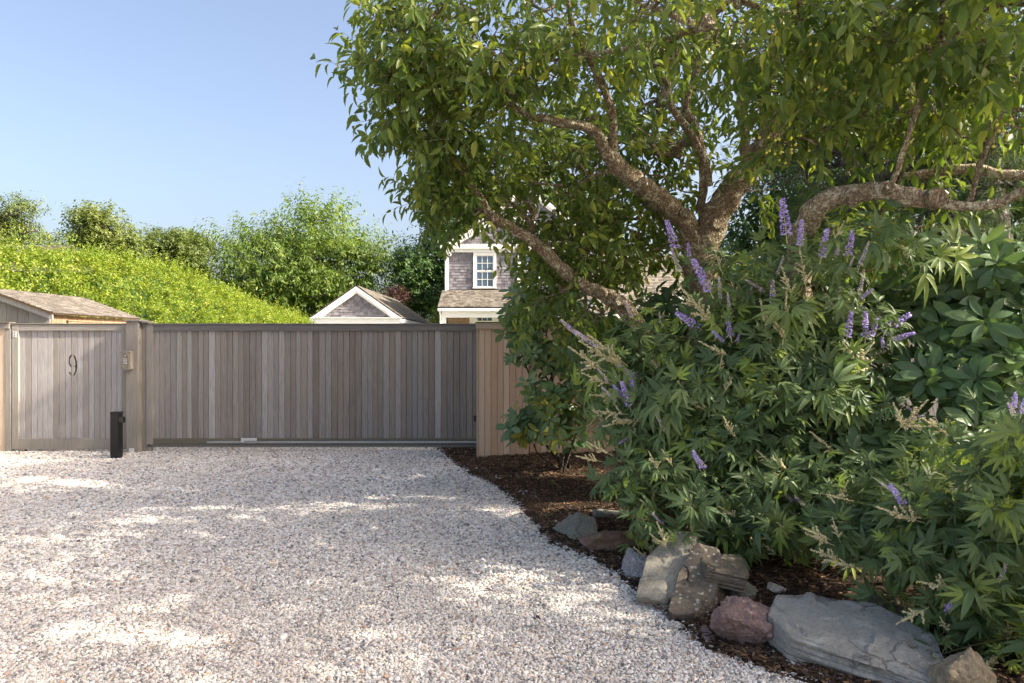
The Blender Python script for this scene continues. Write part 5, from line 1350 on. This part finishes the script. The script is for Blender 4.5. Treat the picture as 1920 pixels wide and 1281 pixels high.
LEAFPOS = {}
def front_depth(parent, px, py, near=45):
    a = LEAFPOS[parent]; x, y = to_px(a); d = np.hypot(x - px, y - py); k = a[d < near][:, 1]
    if len(k) < 4: k = a[np.argsort(d)[:8]][:, 1]
    return float(np.percentile(k, 12))
def shrub(label, base, vols, n, seed, parts, size=0.15, m=5, slen=0.34, name='chaste_shrub', tone=(0.48, 0.30), up=0.55, stems=7):
    rg = np.random.default_rng(seed)
    t = thing(name, label, 'shrub', base)
    p, o = sample_vols(vols, n, rg, 2.3)
    zb = bed_h(p[:, 0], p[:, 1]) + 0.05
    p[:, 2] = np.maximum(p[:, 2], zb + rg.uniform(0, 0.15, n))
    dirs = unit(o * 0.6 + np.array((-0.1, -0.35, up)) + rg.normal(size=o.shape) * 0.3)
    L = slen * rg.uniform(0.6, 1.3, n)
    # opposite pairs: two leaves leave each node
    q, d = along(p, dirs, L, m, rg, 0.25, 0.2, -0.1)
    sd = side_dirs(d, rg, 1.571)
    P2, D2, N2 = [], [], []
    for sg_ in (1, -1):
        ld = unit(d * 0.45 + sd * sg_ * 0.95 + np.array((0, 0, -0.12)) + rg.normal(size=sd.shape) * 0.15)
        P2.append(q); D2.append(ld); N2.append(unit(d * 0.6 + np.array((-0.3, -0.65, 0.6)) + rg.normal(size=sd.shape) * 0.45))
    P_, D_, N_ = (np.stack(x, 2).reshape(-1, 3) for x in (P2, D2, N2))
    k = len(P_)
    s_ = size * rg.uniform(0.5, 1.2, k) * np.repeat(rg.uniform(0.75, 1.1, n), m * 2)
    tn = np.clip(np.repeat(rg.normal(tone[0], tone[1] * 1.0, n), m * 2) + rg.normal(0, tone[1] * 0.5, k), 0, 0.999)
    LEAFPOS[t] = P_
    foliage(t, 'vitex', 'leaf_vitex', P_, D_, N_, s_, tn, parts)
    shoots_mb(p, dirs, L, np.concatenate([p[:, None], q], 1), 0.004).build('shoots', M['twig_green'], t, kind='stuff')
    sk = []
    bz = Vector(base)
    for i in range(stems):
        j = rg.integers(len(vols)); c = vols[j][0] + vols[j][1] * rg.uniform(-0.4, 0.4, 3)
        a = bz + Vector((rg.uniform(-.18, .18), rg.uniform(-.12, .12), -0.03))
        mid = a.lerp(Vector(c), 0.5) + Vector((rg.uniform(-.1, .1), rg.uniform(-.1, .1), 0.12))
        ln_ = smooth_line([(*a, 0.018), (*mid, 0.013), (*c, 0.007)], 7); sk += ln_
        mm = MB(); mm.tube([x[:3] for x in ln_], [x[3] for x in ln_], 6); mm.build('stem', M['stem_brown'], t, smooth=True)
    branches(sk, p, rg, 0.0035, 0.0028, step=0.15, rmax=0.014).build('branches', M['stem_brown'], t, smooth=True, kind='stuff')
    return t
def gb(px, py, z=0.05): return tuple(G(px, py, z))

v1 = shrub('tall chaste shrub with purple spikes in front of the tree trunk', gb(1450, 965), [vol(1410, 650, 5.3, 75, 80, 0.35), vol(1330, 760, 5.2, 80, 70, 0.35), vol(1470, 770, 5.1, 110, 80, 0.4), vol(1590, 670, 5.0, 55, 50, 0.25), vol(1580, 760, 4.9, 60, 60, 0.3), vol(1690, 500, 4.6, 45, 35, 0.15, 0.7), vol(1390, 540, 5.3, 30, 35, 0.2, 0.7), vol(1510, 530, 4.75, 45, 35, 0.15, 0.9), vol(1430, 880, 4.9, 100, 50, 0.3)], 350, 501, 300, 0.15)
v2 = shrub('sprawling chaste shrub with greenish seed heads leaning over the mulch at left', gb(1260, 955), [vol(1230, 720, 5.7, 70, 60, 0.35), vol(1180, 760, 5.5, 40, 35, 0.2), vol(1290, 840, 5.3, 80, 50, 0.3), vol(1240, 930, 5.0, 55, 35, 0.25), vol(1290, 970, 4.8, 45, 25, 0.2), vol(1110, 850, 5.6, 10, 10, 0.1, 0.4)], 190, 502, 300, 0.14)
v3 = shrub('low chaste shrub with dry seed spikes spreading over the rocks at front right', gb(1760, 1120), [vol(1590, 985, 4.2, 35, 25, 0.15), vol(1640, 1020, 4.0, 40, 25, 0.15), vol(1710, 990, 3.9, 60, 35, 0.2, 1.1), vol(1760, 1050, 3.7, 70, 40, 0.2, 1.2), vol(1860, 1110, 3.5, 55, 50, 0.2, 1.2), vol(1890, 1010, 3.4, 45, 50, 0.2), vol(1905, 1200, 3.2, 25, 40, 0.15), vol(1790, 900, 4.1, 40, 25, 0.2, 0.8)], 190, 503, 300, 0.13)
v4 = shrub('near chaste shrub leaning in from the right edge with one purple cluster', gb(2010, 1240), [vol(1945, 860, 3.1, 25, 60, 0.15), vol(1960, 960, 3.0, 30, 40, 0.15), vol(2060, 900, 3.1, 80, 140, 0.3)], 70, 504, 100, 0.125)
v5 = shrub('chaste shrub low growth along the bed between the rocks and stems', gb(1450, 1000), [vol(1410, 955, 4.8, 90, 22, 0.2), vol(1480, 970, 4.7, 50, 25, 0.2), vol(1540, 930, 4.7, 50, 35, 0.2)], 110, 505, 200, 0.13)

for par, Y, rows in (
    (v1, 4.75, [((1250, 413), (1268, 468), 'bloom'), ((1467, 372), (1474, 440), 'bloom'), ((1503, 412), (1500, 460), 'bloom'), ((1552, 428), (1540, 482), 'bloom'), ((1599, 431), (1590, 480), 'bloom'), ((1571, 455), (1568, 478), 'bloom'), ((1630, 452), (1612, 500), 'mixed'), ((1602, 480), (1590, 505), 'mixed'), ((1290, 455), (1292, 480), 'bloom'), ((1298, 485), (1330, 545), 'bloom'), ((1258, 465), (1275, 510), 'mixed'),
              ((1348, 518), (1350, 560), 'mixed'), ((1364, 548), (1368, 580), 'mixed'), ((1620, 505), (1612, 548), 'mixed'), ((1637, 542), (1615, 558), 'bloom'), ((1448, 520), (1450, 590), 'mixed'), ((1476, 545), (1470, 615), 'seed'), ((1425, 560), (1440, 620), 'seed'), ((1500, 470), (1508, 520), 'seed'), ((1465, 500), (1480, 540), 'seed'),
              ((1597, 582), (1588, 632), 'bloom'), ((1623, 584), (1622, 632), 'bloom'), ((1646, 596), (1634, 630), 'bloom'), ((1708, 588), (1656, 622), 'bloom'), ((1716, 624), (1676, 636), 'bloom'), ((1654, 632), (1656, 652), 'bloom'), ((1640, 640), (1600, 690), 'seed'), ((1580, 640), (1600, 670), 'seed'),
              ((1268, 586), (1312, 616), 'bloom'), ((1362, 592), (1370, 632), 'bloom'), ((1388, 622), (1382, 642), 'bloom'), ((1335, 620), (1355, 640), 'bloom'), ((1296, 560), (1330, 600), 'seed'), ((1310, 640), (1350, 660), 'seed'), ((1270, 530), (1310, 580), 'seed'), ((1340, 470), (1350, 500), 'seed')]),
    (v2, 5.0, [((1160, 686), (1190, 706), 'bloom'), ((1128, 725), (1155, 752), 'mixed'), ((1165, 715), (1180, 760), 'bloom'), ((1178, 700), (1190, 735), 'bloom'), ((1150, 722), (1168, 745), 'bloom'), ((1120, 690), (1140, 715), 'mixed'), ((1298, 845), (1318, 878), 'bloom'), ((1283, 950), (1278, 912), 'mixed'), ((1160, 832), (1178, 820), 'bloom'),
              ((1075, 620), (1120, 650), 'mixed'), ((1050, 600), (1100, 640), 'mixed'), ((1085, 640), (1135, 668), 'seed'), ((1100, 625), (1150, 665), 'seed'), ((1065, 650), (1110, 680), 'seed'), ((1120, 660), (1165, 690), 'seed'), ((1090, 700), (1130, 715), 'seed'), ((1105, 740), (1150, 745), 'seed'), ((1110, 770), (1155, 775), 'seed'), ((1150, 790), (1190, 790), 'seed'), ((1130, 800), (1170, 790), 'seed'), ((1078, 855), (1110, 862), 'seed'), ((1098, 828), (1130, 845), 'seed'),
              ((1205, 660), (1235, 690), 'seed'), ((1240, 665), (1255, 690), 'seed'), ((1270, 715), (1300, 755), 'seed'), ((1310, 722), (1320, 760), 'seed'), ((1395, 765), (1370, 800), 'seed'), ((1330, 760), (1350, 800), 'seed'), ((1350, 880), (1362, 845), 'seed'), ((1338, 852), (1365, 842), 'seed'), ((1232, 978), (1245, 1015), 'seed'), ((1218, 1000), (1240, 1020), 'seed')]),
    (v3, 3.55, [((1668, 908), (1695, 945), 'bloom'), ((1640, 950), (1700, 970), 'seed'), ((1740, 940), (1715, 965), 'seed'), ((1510, 1000), (1545, 1015), 'seed'), ((1505, 990), (1540, 1005), 'seed'), ((1520, 1030), (1560, 1045), 'seed'), ((1560, 970), (1570, 1000), 'seed'), ((1545, 1050), (1590, 1060), 'seed'), ((1650, 905), (1680, 925), 'mixed'), ((1600, 940), (1560, 930), 'seed'), ((1785, 1125), (1775, 1148), 'bloom'), ((1720, 1090), (1765, 1100), 'seed'), ((1680, 1170), (1720, 1150), 'seed'), ((1800, 1140), (1770, 1135), 'mixed'), ((1740, 750), (1700, 790), 'seed'), ((1675, 755), (1690, 790), 'seed'), ((1745, 800), (1710, 800), 'seed'), ((1810, 845), (1808, 880), 'seed'), ((1880, 1220), (1850, 1250), 'seed'), ((1820, 1240), (1850, 1250), 'seed')]),
    (v5, 4.2, [((1330, 1025), (1345, 1045), 'seed'), ((1300, 1030), (1340, 1050), 'seed'), ((1430, 1020), (1450, 1035), 'seed')]),
    (v4, 2.75, [((1905, 735), (1900, 765), 'bloom'), ((1925, 740), (1915, 775), 'bloom'), ((1890, 755), (1900, 775), 'mixed')])):
    for tip, bs, kd in rows:
        if kd == 'seed': bs = (bs[0] + (bs[0] - tip[0]) * 0.25, bs[1] + (bs[1] - tip[1]) * 0.25)
        spike(par, tip, bs, front_depth(par, *bs) - _sr.uniform(0.06, 0.16), kd, _sr.uniform(0.0, 0.05))

# further dry panicles standing out of the foliage
for par, cnt_, sd_ in ((v1, 16, 1), (v2, 20, 2), (v3, 16, 3), (v5, 5, 4)):
    rr = random.Random(sd_); a = LEAFPOS[par]; fr_ = front_leaves(a, np.full(len(a), 1.0), 400, 30); qx, qy = to_px(a[fr_])
    for i in rr.sample(range(len(fr_)), min(cnt_, len(fr_))):
        L = rr.uniform(26, 46) * 4.6 / a[fr_[i], 1]; lean = rr.uniform(-1.0, 0.5)
        bs = (float(qx[i]), float(qy[i])); tip = (bs[0] + L * lean, bs[1] - L * rr.uniform(0.5, 0.95))
        spike(par, tip, bs, float(a[fr_[i], 1]) - 0.03, rr.choice(('seed', 'seed', 'seed', 'mixed')), 0.03)

# ------------------------------------------------------------ rhododendrons
def rhodo(label, base, vols, n, seed, parts, size=0.14, whorl=8, name='rhododendron', tone=(0.4, 0.22), stems=5, stem_r=0.022, cell=26):
    rg = np.random.default_rng(seed)
    t = thing(name, label, 'shrub', base)
    p, o = sample_vols(vols, n, rg, 2.6)
    p[:, 2] = np.maximum(p[:, 2], 0.12)
    ax = unit(o * 0.5 + np.array((-0.25, -0.65, 0.5)) + rg.normal(size=o.shape) * 0.3)
    ref = np.where(np.abs(ax[:, 2:3]) > 0.9, np.array((1.0, 0, 0)), np.array((0, 0, 1.0)))
    a = unit(np.cross(ax, ref)); b = np.cross(ax, a)
    ang = (np.arange(whorl) * 6.283 / whorl * 1.0)[None] + rg.uniform(0, 6.28, (n, 1)) + rg.normal(size=(n, whorl)) * 0.16
    rad = a[:, None] * np.cos(ang)[..., None] + b[:, None] * np.sin(ang)[..., None]
    lift = rg.normal(0.28, 0.2, (n, whorl, 1))
    D_ = unit(rad + ax[:, None] * lift + np.array((0, 0, -0.10)))
    N_ = unit(ax[:, None] + rg.normal(size=rad.shape) * 0.14 - rad * lift * 0.6)
    P_ = p[:, None] + ax[:, None] * rg.uniform(-0.02, 0.02, (n, whorl, 1)) + rad * 0.006
    s_ = size * rg.uniform(0.7, 1.15, (n, whorl)) * rg.uniform(0.8, 1.15, (n, 1))
    tn = np.clip(rg.normal(tone[0], tone[1] * 0.8, (n, 1)) + rg.normal(0, tone[1] * 0.6, (n, whorl)), 0, 0.999)
    foliage(t, 'rhodo', 'leaf_rhodo', P_.reshape(-1, 3), D_.reshape(-1, 3), N_.reshape(-1, 3), s_.ravel(), tn.ravel(), parts, cell=cell)
    sk = []; bz = Vector(base)
    for i in range(stems):
        v = vols[i % len(vols)]; c = v[0] + v[1] * rg.uniform(-0.5, 0.5, 3)
        s0 = bz + Vector((rg.uniform(-.12, .12), rg.uniform(-.1, .1), -0.03)); mid = s0.lerp(Vector(c), 0.5) + Vector((rg.uniform(-.2, .2), rg.uniform(-.2, .1), 0.0))
        ln_ = smooth_line([(*s0, stem_r), (*mid, stem_r * 0.7), (*c, stem_r * 0.35)], 7); sk += ln_
        mm = MB(); mm.tube([x[:3] for x in ln_], [x[3] for x in ln_], 7); mm.build('stem', M['bark_dark'], t, smooth=True)
    branches(sk, p - ax * 0.03, rg, 0.004, 0.0032, sag=-0.05, step=0.16, rmax=0.018).build('branches', M['bark_dark'], t, smooth=True, kind='stuff')
    return t
rhodo('bright green rhododendron growing in front of the cedar fence', gb(1062, 882, 0.08), [vol(985, 600, 8.3, 45, 50, 0.3), vol(1030, 660, 8.2, 80, 40, 0.35), vol(1000, 790, 8.0, 60, 35, 0.3, 0.8), vol(1045, 770, 8.0, 70, 45, 0.35, 0.9), vol(1010, 730, 8.1, 45, 30, 0.25, 0.7), vol(1080, 620, 8.3, 80, 60, 0.4), vol(1120, 700, 8.1, 70, 80, 0.4), vol(1020, 560, 8.4, 70, 40, 0.35), vol(978, 640, 8.2, 22, 30, 0.25, 0.5), vol(985, 795, 8.0, 28, 26, 0.25, 0.8), vol(1075, 815, 7.9, 45, 25, 0.25, 0.7)], 280, 601, 300, 0.165, 8, tone=(0.78, 0.22), stems=9, stem_r=0.018, cell=14)
rhodo('dark rhododendron behind the leaning stem of the crab tree', gb(1290, 900, 0.1), [vol(1280, 600, 7.0, 90, 70, 0.4), vol(1180, 650, 7.2, 100, 60, 0.4), vol(1400, 560, 7.0, 90, 80, 0.4), vol(1250, 720, 6.9, 120, 70, 0.4), vol(1500, 560, 6.6, 110, 90, 0.4), vol(1600, 480, 6.6, 110, 60, 0.4)], 520, 602, 300, 0.165, 8, tone=(0.3, 0.2), stems=8, cell=18)
rhodo('broad dark rhododendron with large glossy leaves at the right edge', gb(1850, 1010, 0.1), [vol(1800, 500, 4.9, 110, 60, 0.35), vol(1870, 540, 4.7, 70, 80, 0.3), vol(1850, 620, 4.6, 110, 45, 0.3, 0.8), vol(1760, 700, 4.6, 70, 55, 0.3), vol(1860, 720, 4.4, 90, 60, 0.3), vol(1760, 600, 4.9, 60, 50, 0.3, 1.0), vol(1730, 850, 4.4, 90, 60, 0.3, 0.8), vol(1860, 830, 4.3, 80, 60, 0.3, 0.6), vol(1640, 880, 4.6, 90, 60, 0.3, 0.7), vol(1950, 600, 4.6, 80, 160, 0.4), vol(1700, 575, 5.3, 60, 55, 0.25, 1.0)], 330, 603, 300, 0.165, 8, tone=(0.42, 0.22), stems=10)

# ------------------------------------------------------------ tree shading the drive from the right, out of view
background_tree('shade_tree', 'leafy tree out of view at right whose shade falls on the gravel', (9.5, 4.5, 0),
    [(np.array((9.3, 4.2, 9.8)), np.array((2.4, 2.0, 2.2)), 0.5), (np.array((9.6, 7.4, 9.9)), np.array((2.5, 2.2, 2.6)), 1.2), (np.array((8.8, 8.6, 6.4)), np.array((1.8, 1.6, 2.0)), 1.0), (np.array((8.6, 1.2, 7.6)), np.array((2.3, 1.6, 2.0)), 1.2)],
    2350, 9, 0.18, 'leaf_mid', 'bark_dark', 701, slen=0.6, trunk_r=0.2)

# ------------------------------------------------------------ rocks along the bed
def rock(name, label, px0, px1, ytop, ybot, h, mat, seed, style='boulder', tilt=(0, 0), yaw=0.0, flat=0.0, depth=None, sink=0.25, z0=0.0, rough=1.0, outline=None, cat='rock'):
    """stone built from a hull of irregular corners, then broken up with fractal relief. Its footprint comes from where it stands."""
    r = random.Random(seed)
    yf = G(960, ybot, z0).y
    yb = (EYE - z0 - h * 0.85) * FPX / (ytop - 640.5)
    dp = depth if depth else max(0.14, yb - yf)
    yc = yf + dp / 2; w = (px1 - px0) / FPX * yc
    cx = ((px0 + px1) / 2 - 960) / FPX * yc
    bm = bmesh.new()
    if style == 'slab':
        n = 9; pts = []
        ol = outline or [(math.cos(6.283 * i / n + r.uniform(-.2, .2)), math.sin(6.283 * i / n + r.uniform(-.2, .2))) for i in range(n)]
        for a, b in ol:
            k = r.uniform(0.92, 1.06)
            pts.append((a * k * w / 2, b * k * dp / 2, h * (0.5 + r.uniform(-0.06, 0.06))))
            pts.append((a * k * w / 2 * r.uniform(0.9, 1.03), b * k * dp / 2 * r.uniform(0.9, 1.03), -h * 0.5))
    else:
        pts = []
        for i in range(26 if style == 'round' else 15):
            v = Vector((r.gauss(0, 1), r.gauss(0, 1), r.gauss(0, 1))).normalized()
            k = r.uniform(0.93, 1.05) if style == 'round' else r.uniform(0.82, 1.12)
            e = 1.0 if style == 'round' else 0.75
            q = [math.copysign(abs(c) ** e, c) for c in v]
            pts.append((q[0] * k * w / 2 * 1.04, q[1] * k * dp / 2 * 1.04, q[2] * k * h / 2 * 1.04))
    for p in pts: bm.verts.new(p)
    res = bmesh.ops.convex_hull(bm, input=bm.verts)
    for v in [x for x in res['geom_interior'] if isinstance(x, bmesh.types.BMVert)]: bm.verts.remove(v)
    bmesh.ops.bevel(bm, geom=bm.edges[:], offset=min(w, dp, h) * (0.10 if style == 'round' else 0.045), segments=1, profile=0.5, affect='EDGES', clamp_overlap=True)
    bmesh.ops.triangulate(bm, faces=bm.faces[:])
    size = max(w, dp)
    for _ in range(7):
        long = [e for e in bm.edges if e.calc_length() > size * (0.024 if style == 'slab' else 0.035)]
        if not long or len(bm.verts) > 9000: break
        bmesh.ops.subdivide_edges(bm, edges=long, cuts=1)
        bmesh.ops.triangulate(bm, faces=[f for f in bm.faces if len(f.verts) > 3])
    bm.normal_update()
    off = Vector((seed * 3.7, seed * 1.3, 0)); amp = min(w, dp, h) * 0.085 * rough
    disp = []
    for v in bm.verts:
        q = v.co / size
        vd = noise.voronoi(q * 3.0 + off)[0]
        d = 0.35 * noise.fractal(q * 2.6 + off, 1.0, 2.0, 3) + 0.6 * noise.fractal(q * 9 + off, 0.8, 2.1, 4) + 0.0
        if style == 'slab':      # split layers: broken steps on the top and ledges round the side
            wq = Vector((q.x * 3.4 + 0.5 * noise.noise(q * 5), q.y * 3.4 + 0.5 * noise.noise(q * 5 + off), 0))
            pt = noise.voronoi(wq + off)[1][0]; st = noise.noise(pt * 3.7) * 1.4
            lay = noise.noise(Vector((q.x * 1.2, q.y * 1.2, v.co.z / h * 7)) + off)
            if v.normal.z > 0.6: disp.append(Vector((0, 0, amp * (2.4 * st + 0.5 * d))))
            else: disp.append(Vector((v.normal.x, v.normal.y, 0)) * amp * (1.6 * lay + 0.6 * d) + Vector((0, 0, amp * 0.3 * d)))
        else: disp.append(v.normal * amp * 1.25 * d)
    for v, d in zip(bm.verts, disp): v.co += d
    me = bpy.data.meshes.new(name); bm.to_mesh(me); bm.free()
    me.polygons.foreach_set('use_smooth', np.ones(len(me.polygons), bool)); me.materials.append(M[mat])
    if style != 'round': me.set_sharp_from_angle(angle=R(24))
    o = link(name, me, None, Matrix.Translation((cx, yc, z0 + h * (0.5 - sink * (style != 'slab')))) @ Matrix.Rotation(yaw, 4, 'Z') @ Matrix.Rotation(tilt[0], 4, 'X') @ Matrix.Rotation(tilt[1], 4, 'Y'))
    return tag(o, label, cat, 'rocks edging the planting bed')
M['st_green'] = mat_stone('green_grey_stone', (0.19, 0.19, 0.15), (0.27, 0.265, 0.21), (0.14, 0.14, 0.10))
M['st_rust'] = mat_stone('rusty_stone', (0.21, 0.135, 0.10), (0.28, 0.18, 0.135), (0.12, 0.085, 0.065))
M['st_granite'] = mat_stone('granite', (0.33, 0.33, 0.34), (0.43, 0.42, 0.42), (0.24, 0.24, 0.25), speck=0.6)
M['st_tan'] = mat_stone('grey_tan_stone', (0.30, 0.275, 0.22), (0.38, 0.35, 0.28), (0.20, 0.185, 0.14))
M['st_lichen'] = mat_stone('lichen_stone', (0.155, 0.125, 0.095), (0.21, 0.175, 0.13), (0.10, 0.085, 0.065), lichen=(0.46, 0.44, 0.37), scale=1.6, lich_amt=0.46)
M['st_brown'] = mat_stone('brown_stone', (0.155, 0.13, 0.095), (0.20, 0.17, 0.125), (0.10, 0.085, 0.06))
M['st_purple'] = mat_stone('purple_red_stone', (0.215, 0.145, 0.135), (0.28, 0.20, 0.185), (0.17, 0.135, 0.095))
M['st_slate'] = mat_stone('blue_grey_slate', (0.30, 0.298, 0.272), (0.385, 0.375, 0.335), (0.235, 0.225, 0.19), layers=0.5, scale=0.7)
M['st_boulder'] = mat_stone('tan_boulder', (0.27, 0.225, 0.155), (0.345, 0.295, 0.21), (0.20, 0.165, 0.11), speck=0.25)
M['st_white'] = mat_stone('pale_stone', (0.45, 0.40, 0.33), (0.55, 0.50, 0.43), (0.35, 0.30, 0.24))
rock('garden_rock', 'flat oval grey green rock farthest from the camera beside the gravel', 1036, 1122, 962, 1022, 0.19, 'st_green', 1, 'boulder', (0.1, -0.25), 0.35, sink=0.15, depth=0.38)
rock('garden_rock', 'low rust brown rock between the grey green rock and granite', 1088, 1200, 980, 1042, 0.21, 'st_rust', 2, 'boulder', (0, 0.1), -0.1, sink=0.18, depth=0.34)
rock('garden_rock', 'thin flat greenish slab lying behind the oval grey green rock', 1108, 1172, 956, 973, 0.05, 'st_green', 3, 'slab', (0.05, 0.1), 0.2, z0=0.05)
rock('garden_rock', 'pale grey speckled granite block', 1158, 1243, 1022, 1092, 0.20, 'st_granite', 4, 'boulder', (0.15, 0.1), 0.1, sink=0.2)
rock('garden_rock', 'grey tan slab tilted against the granite block', 1208, 1306, 1030, 1136, 0.15, 'st_tan', 5, 'slab', (0.42, -0.1), -0.45, outline=[(-0.75, -1), (0.35, -1), (0.8, -0.6), (1, 0.4), (0.8, 1), (-0.35, 0.95), (-0.95, 0.2)], sink=0, z0=0.04)
rock('garden_rock', 'dark brown slab spotted with pale lichen', 1266, 1356, 1058, 1166, 0.15, 'st_lichen', 6, 'slab', (0.50, -0.05), -0.45, outline=[(-0.8, -1), (0.2, -1), (0.75, -0.5), (1, 0.5), (0.6, 1), (-0.4, 1), (-0.9, 0.1)], sink=0, z0=0.03)
rock('garden_rock', 'brown square slab overhanging behind the lichen slab', 1318, 1402, 1046, 1108, 0.10, 'st_brown', 7, 'slab', (0.05, 0.1), -0.15, z0=0.15, outline=[(-1, -0.7), (0.7, -1), (1, -0.3), (0.85, 0.9), (-0.5, 1), (-0.95, 0.4)])
rock('garden_rock', 'grey green wedge of stone under the overhanging brown slab', 1350, 1424, 1075, 1142, 0.16, 'st_green', 8, 'boulder', (0.1, 0.3), 0.3, sink=0.15)
rock('garden_rock', 'purple red rough boulder at the front of the row', 1332, 1468, 1112, 1236, 0.27, 'st_purple', 9, 'boulder', (0.05, 0.05), 0.15, rough=1.0, sink=0.12)
rock('garden_rock', 'large flat blue grey slate slab with split layers', 1448, 1738, 1126, 1290, 0.16, 'st_slate', 10, 'slab', (0.10, 0.09), -0.42, outline=[(-1, -0.25), (-0.7, -0.75), (0.1, -0.95), (0.75, -1), (1, -0.35), (0.92, 0.3), (0.3, 0.85), (-0.5, 1), (-0.95, 0.55)], rough=1.1, depth=0.62)
rock('garden_rock', 'smooth grey brown boulder half under leaves behind the slate slab', 1606, 1712, 1086, 1190, 0.22, 'st_brown', 11, 'round', (0, 0.2), 0, sink=0.2)
rock('garden_rock', 'rounded tan boulder right of the slate slab', 1728, 1872, 1196, 1330, 0.30, 'st_boulder', 12, 'round', (0, 0), 0.2, sink=0.2)
rock('stone', 'small reddish stone at the foot of the grey tan slab', 1198, 1230, 1108, 1142, 0.075, 'st_rust', 13, 'boulder', sink=0.15)
rock('stone', 'tiny reddish stone at the foot of the lichen slab', 1284, 1300, 1148, 1164, 0.04, 'st_rust', 14, 'boulder', sink=0.15)
rock('stone', 'small brown stone left of the purple red boulder', 1312, 1336, 1182, 1206, 0.05, 'st_purple', 15, 'boulder', sink=0.15)
rock('stone', 'small pale angular stone on the mulch above the purple boulder', 1434, 1470, 1099, 1117, 0.05, 'st_white', 16, 'boulder', z0=0.06, sink=0.1)
rock('stone', 'flat mossy stone at the foot of the slate slab', 1530, 1600, 1246, 1272, 0.05, 'st_green', 17, 'slab', z0=-0.01)

# fallen leaves
lr = random.Random(77)
for k, (px, py) in enumerate(((1040, 872), (1052, 880), (1063, 868), (1020, 885), (1070, 893), (1035, 905), (1052, 862), (1090, 930), (1000, 870), (1130, 935))):
    q = G(px, py, 0.05); q.z = bedz(q.x, q.y) + 0.02
    s = lr.uniform(0.07, 0.11)
    o = link('fallen_leaf', leaf_mesh('crab', 'leaf_yellow' if 'leaf_yellow' in M else 'leaf_hedge', k % 10), None, Matrix.Translation(q) @ Matrix.Rotation(lr.uniform(0, 6.28), 4, 'Z') @ Matrix.Rotation(lr.uniform(-.3, .3), 4, 'X') @ Matrix.Diagonal((s, s, s, 1)))
    tag(o, 'small yellow fallen leaf on the dark mulch before the cedar fence', 'leaf', 'fallen leaves on the mulch')
for k, (px, py) in enumerate(((640, 1010), (865, 985), (330, 905), (150, 1010), (905, 1105), (470, 1105), (760, 915), (1005, 1150), (250, 1190), (800, 1230))):
    q = G(px, py, 0.02); s = lr.uniform(0.04, 0.07)
    o = link('dry_leaf', leaf_mesh('crab', 'leaf_purple', k % 10), None, Matrix.Translation(q) @ Matrix.Rotation(lr.uniform(0, 6.28), 4, 'Z') @ Matrix.Rotation(lr.uniform(-.4, .4), 4, 'X') @ Matrix.Diagonal((s, s, s, 1)))
    tag(o, 'small dark dry leaf lying on the open gravel', 'leaf', 'dry leaves on the gravel')
q = G(1122, 1040); q.z = 0.03
o = link('fallen_leaf', leaf_mesh('vitex', 'leaf_vitex', 9), None, Matrix.Translation(q + Vector((0.02, 0.08, 0.04))) @ Matrix.Rotation(2.7, 4, 'Z') @ Matrix.Rotation(0.5, 4, 'X') @ Matrix.Diagonal((0.13, 0.13, 0.13, 1)))
tag(o, 'grey green fingered leaf lying on gravel before the rust brown rock', 'leaf')
q = G(1160, 1068); q.z = 0.03
o = link('fallen_leaf', leaf_mesh('rhodo', 'leaf_vitex', 8), None, Matrix.Translation(q) @ Matrix.Rotation(-0.9, 4, 'Z') @ Matrix.Rotation(0.2, 4, 'Y') @ Matrix.Diagonal((0.17, 0.15, 0.15, 1)))
tag(o, 'broad green leaf lying against the granite block', 'leaf')
